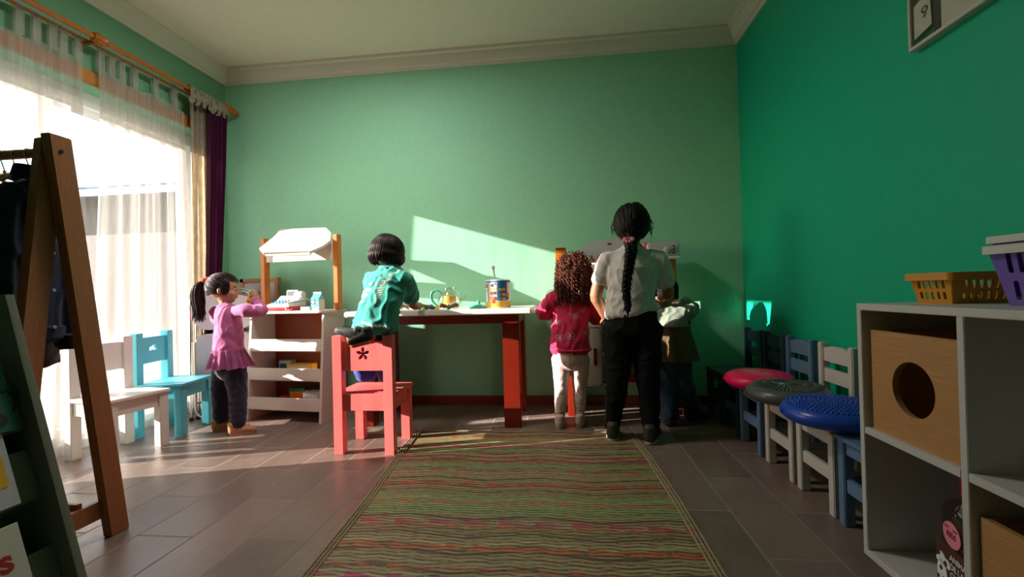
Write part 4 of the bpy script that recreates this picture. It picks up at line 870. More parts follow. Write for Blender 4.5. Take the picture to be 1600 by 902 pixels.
# ------------------------------------------------------------------ book display
def book_display():
    YP = 1.04; K = .878; zz = lambda z: .0985 + K * z; xf = lambda z: -1.215 - .278 * z; t = thing('book_display', 'grey-green sloping book display at the lower left of the photo', 'book display', (-1.5, .75, 0))
    poly = [(xf(0), 0), (xf(.66), .66), (-1.444, .832), (-1.50, .832), (-1.63, .66), (-1.68, 0)]
    for y in (YP, .45): MB().plate(poly, [], .018, frame((0, y, 0), (1, 0, 0), (0, 0, 1)), .0015).build('side_panel', 'display', t)
    tiers = [(xf(zz(z)) - .045, zz(z)) for z in (-.03, .245, .44)]
    for x, z in tiers:
        MB().bar((x, .745, z), (x - .04, .745, z + .118), .57, .010, (0, 1, 0)).build('tier_front', 'display', t)
        MB().bx(x - .10, x, 1.03, .46, z - .005, z + .005, 0).build('tier_floor', 'display', t); MB().bar((x - .10, .745, z), (x - .16, .745, z + .19), .57, .008, (0, 1, 0)).build('tier_back', 'display', t)
    def book(label, x, z, y0, y1, h, mat, th=.012, dress=None):
        z = zz(z) if z > .1 else .08; x = xf(z) + .006 - .05 + .045; x = xf(z) - .034; h *= K; o = V((x, (y0 + y1) / 2, z)); k = thing('book', label, 'book', o, 0, 'books on the display'); tilt = Matrix.Rotation(rad(-17), 3, 'Y'); fm = frame((0, 0, 0), (0, 1, 0), tilt @ V((0, 0, 1))); w_ = y1 - y0
        MB().plate(rect(-w_ / 2, w_ / 2, 0, h), [], th, fm, .001).build('cover', mat, k, False); fm2 = fm.copy(); fm2.translation = fm @ V((0, .002, 0)); MB().plate(rect(-w_ / 2 + .003, w_ / 2 + .0012, .003, h + .0012), [], th * .6, fm).build('pages', 'paper', k, False)
        if dress: dress(k, fm, w_, h, th)
    def ink(k, fm, th, items):
        for nm, mat, me, x, y in items:
            b = MB(); b.add(me, fm @ Matrix.Translation((x, y, th / 2 + .0016))); b.build(nm, mat, k, False, 0)
    def dr_teal(k, fm, w_, h, th): ink(k, fm, th, [('lettering', 'print_black', textmesh('story', .085), .5 * w_ - .150, h - .115), ('picture', 'print_black', flat(circ(0, 0, .028, 20, .02), [], .0004), .5 * w_ - .045, .03)])
    book('teal book with black lettering on the top tier', -1.628, .446, .62, 1.008, .205, 'teal_book', .014, dr_teal)
    def dr_yel(k, fm, w_, h, th): ink(k, fm, th, [('picture', 'print_yellow', flat(rect(-.06, .06, -.04, .04, .01), [], .0004), .5 * w_ - .072, h * .5)])
    book('grey book with a yellow patch on the middle tier', -1.556, .251, .62, .975, .20, 'greypanel', .012, dr_yel)
    def dr_kids(k, fm, w_, h, th):
        x = .5 * w_; ink(k, fm, th, [('green_letter', 'print_green', textmesh('d', .075, .002), x - .098, h - .105), ('red_letter', 'print_red', textmesh('s', .075, .002), x - .054, h - .098), ('small_lettering', 'print_brown', textmesh('a book', .018), x - .085, h - .13),
            ('picture_blue', 'print_blue', flat(circ(0, 0, .055, 24, .04), [], .0004), x - .10, h - .215), ('picture_page', 'offwhite', flat([(-.05, -.022), (.04, -.018), (.05, .028), (-.03, .02)], [], .0006), x - .07, h - .165), ('picture_orange', 'toy_orange', flat(circ(0, 0, .02, 18), [], .0007), x - .12, h - .175), ('picture_cap', 'print_teal', flat(circ(0, 0, .026, 18, .012), [], .0008), x - .12, h - .152)])
    book('white picture book with a red and a green letter on the lowest tier', -1.486, .056, .62, .962, .235, 'paper', .012, dr_kids)
book_display()
# ------------------------------------------------------------------ cube shelf, boxes, jar, baskets
def cube_shelf():
    X0, X1, Y0, Y1, Z0, Z1, q = .72, 1.03, .625, 1.21, .143, .757, .016
    t = thing('cube_shelf', 'white four-cube shelf unit on orange legs at the right edge of the photo', 'shelf', (.875, .92, 0)); ym, zm = .918, .45
    for nm, a in (('top_panel', (X0, X1, Y0, Y1, Z1 - q, Z1)), ('bottom_panel', (X0, X1, Y0, Y1, Z0, Z0 + q)), ('side_panel', (X0, X1, Y1 - q, Y1, Z0 + q, Z1 - q)), ('side_panel', (X0, X1, Y0, Y0 + q, Z0 + q, Z1 - q)),
                  ('divider', (X0 + .001, X1, ym - q / 2, ym + q / 2, Z0 + q, Z1 - q)), ('shelf', (X0 + .001, X1, Y0 + q, ym - q / 2, zm - q / 2, zm + q / 2)), ('shelf', (X0 + .001, X1, ym + q / 2, Y1 - q, zm - q / 2, zm + q / 2)), ('back_panel', (X1 - .006, X1, Y0 + q, Y1 - q, Z0 + q, Z1 - q))):
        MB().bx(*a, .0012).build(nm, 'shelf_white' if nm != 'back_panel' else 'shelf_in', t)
    for x in (X0 + .05, X1 - .05):
        for y in (Y0 + .06, Y1 - .07): MB().tube([(x, y, .004), (x, y, Z0)], [.011, .018], 16, cap=False).build('leg', 'orangewood', t)
    def crate(label, y0, y1, z0, h, xin):
        k = thing('storage_box', label, 'storage box', (xin, (y0 + y1) / 2, z0), 0, 'oak boxes in the cube shelf'); w_ = (y1 - y0) / 2
        MB().plate(rect(-w_, w_, 0, h), [circ(0, h * .5, .060, 48)], .012, frame((.006, 0, 0), (0, -1, 0), (0, 0, 1)), .0008).build('front_panel', 'boxwood', k, False)
        b = MB()
        for s in (-1, 1): b.bx(.012, .27, s * w_, s * (w_ - .01), 0, h)
        b.bx(.26, .27, -w_ + .01, w_ - .01, 0, h); b.bx(.012, .26, -w_ + .01, w_ - .01, 0, .01, 0); b.build('box_sides', 'boxwood', k, False)
    crate('light oak storage box with a round hole in the upper cube', ym + q / 2 + .004, Y1 - q - .012, zm + q / 2, .235, .735); crate('light oak storage box in the lower cube at the right edge of the photo', Y0 + q + .006, ym - q / 2 - .006, Z0 + q, .222, .735)
    # jar
    c = V((.835, 1.015, Z0 + q)); k = thing('snack_jar', 'clear plastic jar with a red cap and a cow label in the lower cube', 'jar', c, rad(-12)); a = .058
    b = MB(); n = 32
    def sq(r, z, e=.5): return [(r * math.copysign(abs(cos(t_)) ** e, cos(t_)), r * math.copysign(abs(sin(t_)) ** e, sin(t_)), z) for t_ in [2 * pi * i / n for i in range(n)]]
    prev = None
    for r, z, e in ((.01, 0, .5), (a, .002, .5), (a, .165, .5), (a * .93, .182, .6), (.034, .198, 1), (.033, .205, 1)):
        cur = [b.v(p) for p in sq(r, z, e)]
        if prev: [b.f((prev[i], prev[(i + 1) % n], cur[(i + 1) % n], cur[i])) for i in range(n)]
        prev = cur
    b.build('jar_body', 'jarplastic', k, False, 50); b = MB(); b.box((0, 0, .055), (.09, .09, .10), None, .01); b.build('biscuits', 'toy_brown', k, False)
    MB().lathe([(0, .203), (.036, .203), (.0375, .208), (.0375, .236), (.034, .24), (0, .24)], n=32).build('cap', 'red_pl', k, False)
    fm = frame((-a - .0006, 0, 0), (0, -1, 0), (0, 0, 1))
    MB().plate(rect(-a * .93, a * .93, .004, .10), [], .0006, fm).build('label', 'print_brown', k, False); fm.translation = V((-a - .0013, 0, 0)); MB().plate(circ(.004, .128, .030, 32, .026), [], .0006, fm).build('oval_label', 'scrunchie', k, False)
    b = MB(); b.plate(cloud(-.03, .06, .024), [], .0006, fm); b.plate(circ(-.034, .03, .018, 20, .028), [], .0006, fm); b.build('cow_picture', 'print_white', k, False)
    fm.translation = V((-a - .0020, 0, 0)); b = MB()
    for cx, cy_, r in ((-.044, .068, .005), (-.020, .056, .006), (-.036, .04, .005), (-.026, .02, .006), (-.046, .018, .004)): b.plate(circ(cx, cy_, r, 14), [], .0005, fm)
    b.build('cow_spots', 'print_black', k, False)
    b = MB()
    for i, tx in enumerate(('ANIMALES', 'DE LA', 'GRANJA')): b.add(textmesh(tx, .017, .0003), fm @ Matrix.Translation((-.004, .074 - .018 * i, 0)))
    b.build('lettering', 'print_white', k, False, 0); b = MB(); b.add(textmesh('KIDS', .015, .0005, 'CENTER'), fm @ Matrix.Translation((.004, .122, 0))); b.plate(rect(-.018, -.006, .139, .142), [], .0004, fm); b.plate(rect(.010, .024, .139, .142), [], .0004, fm); b.build('oval_lettering', 'print_brown', k, False, 0)
cube_shelf()
def basket(name, label, c, rz, sx, sy, h, flare, mat, rim, slots, group=None, rimh=.014):
    t = thing(name, label, 'basket', c, rz, group); a, b_ = sx / 2, sy / 2; th = .0022
    for (d, half, dep) in ((V((1, 0, 0)), b_, a), (V((-1, 0, 0)), b_, a), (V((0, 1, 0)), a, b_), (V((0, -1, 0)), a, b_)):
        side = V((0, 0, 1)).cross(d); sl = flare; up = V((d.x * sl, d.y * sl, h)); L = up.length; up.normalize()
        out = [(-half, 0), (half, 0), (half + flare, L), (-half - flare, L)]; holes = []; n = max(3, int(half * 2 / slots[0]))
        for r0, r1 in slots[1]:
            for i in range(n):
                x = -half * .84 + half * 1.68 * (i + .5) / n; k = 1 + flare * r0 / half * .6; ww = half * 1.68 / n * .27
                holes.append(rect(x * k - ww, x * k + ww, L * r0, L * r1, ww * .9, 3))
        MB().plate(out, holes, th, frame(d * dep, side, up)).build('wall_panel', mat, t, False)
    MB().bx(-a, a, -b_, b_, 0, .004).build('bottom', mat, t, False); A, B = a + flare, b_ + flare; b = MB()
    b.plate(rect(-A - .009, A + .009, -B - .009, B + .009, .016), [rect(-A + .001, A - .001, -B + .001, B - .001, .01)], .003, Matrix.Translation((0, 0, h)), .0008)
    b.plate(rect(-A - .010, A + .010, -B - .010, B + .010, .017), [rect(-A - .0075, A + .0075, -B - .0075, B + .0075, .0145)], rimh, Matrix.Translation((0, 0, h - rimh / 2)), 0); b.build('rim', rim, t, False)
basket('storage_basket', 'shallow amber yellow plastic basket with slotted sides on the cube shelf', (.925, 1.128, .757), rad(4), .185, .085, .066, .012, 'basket_y', 'basket_y', (.017, ((.14, .40), (.50, .78))))
pb = (.918, .885, .757)
basket('storage_basket', 'purple slotted basket with a pale rim, the lower of the two nested ones', pb, rad(3), .15, .15, .112, .02, 'basket_p', 'rim_grey', (.019, ((.10, .42), (.55, .88))), 'purple nested baskets')
basket('storage_basket', 'purple basket with a pale rim, the upper of the two nested ones', (pb[0], pb[1], pb[2] + .0165), rad(3), .142, .142, .113, .02, 'basket_p', 'rim_grey', (.019, ((.10, .42), (.55, .88))), 'purple nested baskets', .011)
# ------------------------------------------------------------------ picture frame
def picture():
    t = thing('picture_frame', 'silver-framed collage of drawings high on the teal wall', 'picture', (XR - .015, 1.45, 1.585)); y0, y1, z0, z1 = 1.20, 1.683, 1.585, 2.05; X = XR - .03; q = .012
    b = MB(); b.bx(X, XR, y0, y1, z0, z0 + q); b.bx(X, XR, y0, y1, z1 - q, z1); b.bx(X, XR, y0, y0 + q, z0 + q, z1 - q); b.bx(X, XR, y1 - q, y1, z0 + q, z1 - q); b.build('frame', 'rim_grey', t)
    MB().bx(XR - .010, XR - .004, y0 + q, y1 - q, z0 + q, z1 - q, 0).build('backing', 'teal_book', t)
    fm = frame((XR - .0225, 0, 0), (0, -1, 0), (0, 0, 1))
    for nm, P, mt in (('drawing', [(-1.664, 1.618), (-1.592, 1.632), (-1.598, 1.745), (-1.664, 1.728)], 'paper'), ('drawing', [(-1.664, 1.762), (-1.60, 1.785), (-1.60, 1.9), (-1.664, 1.9)], 'paper'), ('drawing', [(-1.555, 1.60), (-1.42, 1.60), (-1.42, 1.80), (-1.555, 1.80)], 'paper'), ('drawing', [(-1.40, 1.61), (-1.24, 1.63), (-1.24, 1.85), (-1.40, 1.83)], 'greypanel'), ('dark_strip', [(-1.585, 1.60), (-1.56, 1.60), (-1.56, 1.9), (-1.585, 1.9)], 'black')):
        MB().plate(P, [], .001, fm).build(nm, mt, t)
    b = MB(); fm2 = fm.copy(); fm2.translation = V((XR - .0236, 0, 0)); b.plate(circ(-1.618, 1.695, .014, 20, .011), [circ(-1.618, 1.695, .008, 16, .006)], .0006, fm2); b.plate([(-1.626, 1.67), (-1.616, 1.685), (-1.617, 1.687), (-1.628, 1.672)], [], .0006, fm2); b.plate([(-1.618, 1.668), (-1.610, 1.683), (-1.612, 1.684), (-1.621, 1.67)], [], .0006, fm2); b.plate(rect(-1.535, -1.530, 1.70, 1.80), [], .0006, fm2); b.build('sketch_lines', 'print_black', t)
    MB().bx(XR - .028, XR - .0265, y0 + q, y1 - q, z0 + q, z1 - q, 0).build('glass', 'glass', t, smooth=0)
picture()
# ------------------------------------------------------------------ people
def basis(f, up=V((0, 0, 1))):
    f = V(f).normalized(); r = f.cross(up).normalized(); u = r.cross(f); return r, f, u      # right, forward, up
def head(b, c, f, up, s):
    r, f, u = basis(f, V(up)); R = Matrix((r, f, u)).transposed(); c = V(c)
    b.ell(c + u * .06 * s - f * .03 * s, (.385 * s, .46 * s, .43 * s), R); b.ell(c - u * .16 * s + f * .10 * s, (.30 * s, .33 * s, .31 * s), R)
    b.ell(c - u * .36 * s + f * .25 * s, (.13 * s, .13 * s, .10 * s), R)
    for q in (-1, 1):
        b.ell(c + r * q * .19 * s - u * .17 * s + f * .27 * s, (.14 * s, .14 * s, .13 * s), R)
        b.ell(c + r * q * .385 * s - u * .08 * s - f * .02 * s, (.035 * s, .085 * s, .125 * s), R); b.ell(c + r * q * .37 * s - u * .17 * s, (.03 * s, .05 * s, .05 * s), R)
    b.tube([c + f * .40 * s + u * .03 * s, c + f * .45 * s - u * .06 * s, c + f * .475 * s - u * .125 * s], [.035 * s, .04 * s, .058 * s], 10)
    for q in (-1, 1): b.ell(c + f * .445 * s - u * .14 * s + r * q * .045 * s, .032 * s)
    b.tube([c + f * .37 * s - u * .245 * s - r * .09 * s, c + f * .425 * s - u * .238 * s, c + f * .37 * s - u * .245 * s + r * .09 * s], [.016 * s, .03 * s, .016 * s], 8, 3)
    b.tube([c + f * .37 * s - u * .275 * s - r * .075 * s, c + f * .415 * s - u * .28 * s, c + f * .37 * s - u * .275 * s + r * .075 * s], [.014 * s, .028 * s, .014 * s], 8, 3)
    return r, f, u
def face_parts(t, c, f, up, s, hairmat='hair_black'):
    r, f, u = basis(f, V(up)); c = V(c)
    for q in (-1, 1):
        o = c + f * .345 * s + r * q * .155 * s - u * .0 * s
        e = MB(); e.ell(o, .038 * s, None, 14, 10); e.build('eye', 'offwhite', t, True, 180); e = MB(); e.ell(o + f * .018 * s, .027 * s, None, 12, 8); e.build('iris', 'print_brown', t, True, 180)
        MB().tube([o + u * .085 * s - r * q * .07 * s + f * .03 * s, o + u * .105 * s + f * .035 * s, o + u * .075 * s + r * q * .08 * s], .012 * s, 6, 3).build('eyebrow', hairmat, t)
def hand(b, w, d, n, s, curl=.6, side=1, grip=0):
    """palm and five fingers from wrist w, pointing along d, palm facing n; side=+1 puts the thumb on the d x n side"""
    w, d = V(w), V(d).normalized(); n = (V(n) - d * V(n).dot(d)).normalized(); x = d.cross(n).normalized() * side
    L = .095 * s; pl = .52 * L
    b.tube([w - d * .012 * s, w + d * pl * .45, w + d * pl], [(.017 * s, .014 * s), (.023 * s, .012 * s), (.024 * s, .010 * s)], 14, 3, side=x)
    for i, (k, ln) in enumerate(((.0195, .92), (.0066, 1.0), (-.0066, .94), (-.0190, .76))):
        p = w + d * pl * .93 + x * k * s; q = [p]; a = curl * .35; dd = d * cos(a) + n * sin(a); sp_ = x * k * 2.2
        for seg in (.24, .17, .13):
            p = p + (dd + sp_).normalized() * seg * L * ln * 1.05; q.append(p); a += curl; dd = d * cos(a) + n * sin(a)
        b.tube(q, [.0062 * s, .0058 * s, .0053 * s, .0045 * s], 9, 2)
    p = w + d * pl * .28 + x * .017 * s; t1 = p + (x * .8 + d * .55 + n * .25).normalized() * .26 * L; t2 = t1 + (x * .35 + d * .8 + n * (.3 + curl * .4)).normalized() * .22 * L; t3 = t2 + (d + n * (.3 + curl * .5)).normalized() * .15 * L
    b.tube([p, t1, t2, t3], [.0095 * s, .008 * s, .007 * s, .0055 * s], 9, 2)
def shoe(name, mat, t, heel, toe, s, sole='offwhite', tilt=0):
    """shoe from heel to toe on the ground"""
    h, e = V(heel), V(toe); d = (e - h); L = d.length; d.normalize(); up = V((0, 0, 1)) if abs(d.z) < .8 else V((0, 1, 0)); r = d.cross(up).normalized(); up = r.cross(d)
    b = MB(); b.tube([h + d * .04 * L + up * .035 * s, h + d * .25 * L + up * .034 * s, h + d * .55 * L + up * .030 * s, h + d * .82 * L + up * .024 * s, h + d * .96 * L + up * .019 * s], [(.026 * s, .032 * s), (.029 * s, .034 * s), (.033 * s, .028 * s), (.033 * s, .021 * s), (.022 * s, .014 * s)], 18, 3, side=r)
    b.tube([h + d * .16 * L + up * .03 * s, h + d * .14 * L + up * .075 * s], [(.027 * s, .034 * s), (.027 * s, .033 * s)], 16, side=r)
    o = fuse(b.build(name, mat, t), .0045, 4); b = MB()
    lay = []
    for z, k in ((0, .95), (.006 * s, 1), (.014 * s, 1)):
        ring = []
        for i in range(28):
            a = 2 * pi * i / 28; x = cos(a); y = sin(a); wd = .030 * s * (1 + .12 * x) * k; ring.append(b.v(h + d * (L * .5 + L * .52 * k * math.copysign(abs(x) ** .8, x)) + r * wd * math.copysign(abs(y) ** .8, y) + up * z))
        lay.append(ring)
    b.f(lay[0]); b.f(lay[-1])
    for A, B in zip(lay, lay[1:]):
        for i in range(28): b.f((A[i], A[(i + 1) % 28], B[(i + 1) % 28], B[i]))
    so_ = b.build('sole', sole, o); b = MB()
    for k in (.5, .6, .7): b.tube([h + d * k * L + r * .016 * s + up * (.062 - .03 * (k - .5)) * s, h + d * (k + .02) * L + up * (.068 - .04 * (k - .5)) * s, h + d * k * L - r * .016 * s + up * (.062 - .03 * (k - .5)) * s], .0028 * s, 6, 3)
    b.build('lace', sole, o); return o
def ell_pt(c, R, radii, dirv):
    l = R.transposed() @ V(dirv); k = 1 / sqrt((l.x / radii[0]) ** 2 + (l.y / radii[1]) ** 2 + (l.z / radii[2]) ** 2); return V(c) + V(dirv) * k
def hcap(b, c, R, radii, frontcut=.35, low=-.5):
    """skull cap with the face left free"""
    q = bmesh.ops.create_uvsphere(b.bm, u_segments=32, v_segments=20, radius=1); dele = []
    for v in q['verts']:
        x, y, z = v.co
        if (y > frontcut and z < .55 - .3 * (1 - abs(x))) or z < low: dele.append(v)
        v.co = V(c) + R @ V((x * radii[0], y * radii[1], z * radii[2]))
    bmesh.ops.delete(b.bm, geom=dele, context='VERTS')
def strand(b, pts, r, n=5, k=3): b.tube(pts, [r * .6] + [r] * (len(pts) - 2) + [r * .25], n, k, cap=False)

# ---- small girl with the ponytail, at the market stand
def girl_stand():
    Y = 2.55; o = at(358, 676, 2.53); o.z = 0; t = thing('person', 'small girl in a mauve frilled top with a ponytail, at the toy market stand', 'child', o)
    f = V((.72, .69, 0)); up = V((0, 0, 1)); hc = at(349, 451, Y); s = .180
    pel, wst, chs, nk = at(360, 572, Y), at(358, 540, Y), at(356, 497, Y + .0), at(352, 472, Y)
    rt = V((.69, -.72, 0))
    shR, shL = at(381, 485, Y - .05), at(337, 486, Y + .05)
    elR, wrR = at(411, 486, Y - .02), at(399, 470, Y + .06)
    elL, wrL = at(342, 503, Y + .17), at(362, 492, Y + .24)
    kR, aR, kL, aL = at(372, 618, Y - .02), at(372, 664, Y - .045), at(345, 614, Y + .04), at(346, 660, Y + .035)
    hR, hL = at(367, 578, Y - .02), at(350, 578, Y + .03)
    b = MB(); b.tube([pel, wst, chs, at(353, 482, Y)], [(.078, .064), (.074, .062), (.078, .056), (.05, .036)], 18, 3, side=rt); b.tube([at(353, 482, Y), nk, hc - V((0, 0, .05))], [.036, .032, .034], 14)
    hf = V((.86, .45, -.10)); head(b, hc, hf, up, s)
    b.tube([shR, elR, wrR], [.024, .025, .019], 14, 3); b.tube([shL, elL, wrL], [.022, .024, .019], 14, 3); hand(b, wrR, at(398, 458, Y + .07) - wrR, (-.85, .2, -.35), .84, .5, -1); hand(b, wrL, (.5, .8, .2), (.3, -.2, -1), .8, .5, 1)
    for h, k, a in ((hR, kR, aR), (hL, kL, aL)): b.tube([h, k, a, V((a.x, a.y, .03))], [.056, .041, .030, .028], 16, 3); b.tube([V((a.x, a.y, .03)), V((a.x, a.y, .02)) + f * .07], [.026, .02], 12)
    body = fuse(b.build('body', 'skin', t), .0033, 3); face_parts(t, hc, hf, up, s, 'hair_dark')
    # top with a gathered frill
    b = MB(); b.tube([at(357, 548, Y), at(357, 530, Y), chs, at(354, 484, Y), at(353, 477, Y)], [(.100, .084), (.092, .080), (.094, .073), (.082, .060), (.045, .042)], 24, 4, side=rt)
    b.tube([at(362, 489, Y - .01), shR, shR.lerp(elR, .5), elR, wrR + (elR - wrR) * .12], [.034, .040, .038, .033, .025], 16, 4); b.tube([shL, elL, wrL], [.038, .033, .025], 16, 4)
    top = fuse(b.build('frilled_top', 'pink_shirt', t), .006, 10, .007, (20, 20, 14), seed=1)
    b = MB()
    def frill(u, v):
        a = 2 * pi * u; rr = 1 + (.02 + .09 * v) * sin(17 * a + 1.2 * sin(3 * a)) + .05 * v * sin(7 * a); A = .098 + .040 * v; B = .084 + .034 * v
        c = at(357, 545, Y).lerp(at(361, 573, Y), v); return c + rt * A * rr * cos(a) + f * B * rr * sin(a) + V((0, 0, .004 * sin(9 * a) * v))
    b.grid(frill, 180, 10, .003); b.build('frill', 'pink_shirt', top, True, 180)
    MB().tube([at(353, 478, Y) + rt * .047 * cos(a) + f * .044 * sin(a) for a in [2 * pi * i / 20 for i in range(21)]], .0055, 8, cap=False).build('collar', 'pink_shirt', top)
    b = MB(); w0 = wrR + (elR - wrR) * .14; b.tube([w0, wrR - (elR - wrR) * .02], [.031, .029], 16); b.build('cuff', 'pink_shirt', top)
    b = MB(); b.tube([at(359, 566, Y), at(360, 576, Y), at(360, 585, Y)], [(.090, .076), (.092, .078), (.08, .068)], 20, 3, side=rt)
    for h, k, a in ((hR, kR, aR), (hL, kL, aL)): b.tube([h, h.lerp(k, .5), k, k.lerp(a, .55), V((a.x, a.y, .072)), V((a.x, a.y, .055))], [.066, .060, .052, .048, .043, .036], 18, 3)
    fuse(b.build('trousers', 'navy_jog', t), .006, 5, .006, (18, 18, 24), seed=2)
    for a in (aR, aL): shoe('shoe', 'shoe_tan', t, V((a.x, a.y, 0)) - f * .045, V((a.x, a.y, 0)) + f * .095, .93, 'shoe_tan')
    # hair pulled into a ponytail at the back left
    r, ff, u = basis(hf, up); R = Matrix((r, ff, u)).transposed(); rad_ = (.405 * s, .50 * s, .465 * s); c = hc + u * .06 * s - ff * .03 * s
    b = MB(); hcap(b, c, R, rad_, .62, -.62); tie = at(320, 438, Y + .005); td = (tie - c).normalized(); rr = random.Random(3)
    for i in range(420):
        a = rr.uniform(-pi, pi); e = rr.uniform(-.5, 1.3)
        if cos(a) > .68 and e < .42: continue
        if abs(a) > .8 and abs(a) < 1.75 and e < -.15: continue
        d0 = (r * sin(a) * cos(e) + ff * cos(a) * cos(e) + u * sin(e)).normalized()
        if d0.dot(td) > .95: continue
        pts = [ell_pt(c, R, [x * (1.015 + .012 * rr.random()) for x in rad_], d0.lerp(td, q).normalized()) for q in (0, .2, .4, .6, .8)] + [tie]
        strand(b, pts, .0027)
    for i in range(220):                                             # ponytail
        a, q = rr.uniform(0, 2 * pi), sqrt(rr.random()); ox, oy = cos(a) * q, sin(a) * q; e = rr.uniform(.80, 1.08)
        path = [tie, at(311, 446, Y + .0), at(309, 465, Y), at(312, 485, Y - .01), at(308 + rr.uniform(-6, 12), 500, Y - .01)]; ws = [.006, .026, .034, .028, .014]
        pts = [p + V((ox * w_, oy * w_, 0)) for p, w_ in zip(path, ws)]; pts = [pts[0]] + [tie + (p - tie) * e for p in pts[1:]]; strand(b, pts, .0026)
    for i in range(9):                                               # loose strands at temple and nape
        d0 = (r * .9 + ff * rr.uniform(-.1, .45) + u * rr.uniform(-.3, .2)).normalized(); p = ell_pt(c, R, [x * 1.03 for x in rad_], d0); strand(b, [p, p + V((.002, 0, -.02)), p + V((rr.uniform(-.006, .006), .003, -.05))], .0018, 4)
    b.build('hair', 'hair_dark', t, True, 180)
    b = MB(); b.ell(tie, (.020, .02, .016)); b.ell(tie + V((-.012, 0, .008)), (.014, .012, .010)); b.ell(tie + V((.014, 0, .010)), (.013, .012, .010)); b.tube([tie + V((.016 * cos(q), .008, .016 * sin(q))) for q in [2 * pi * i / 14 for i in range(15)]], .006, 8, cap=False); b.build('hair_tie', 'red_bow', t)
    p = at(391, 467, Y + .085); k = thing('toy_pear', 'yellow toy pear in the raised hand of the girl in mauve', 'toy food', p, 0); MB().lathe([(0, -.03), (.018, -.026), (.024, -.010), (.018, .010), (.011, .024), (0, .03)], n=18).build('fruit', 'yellow', k, False); MB().tube([(0, 0, .028), (.002, 0, .04)], .003, 6).build('stem', 'toy_brown', k, False)
girl_stand()

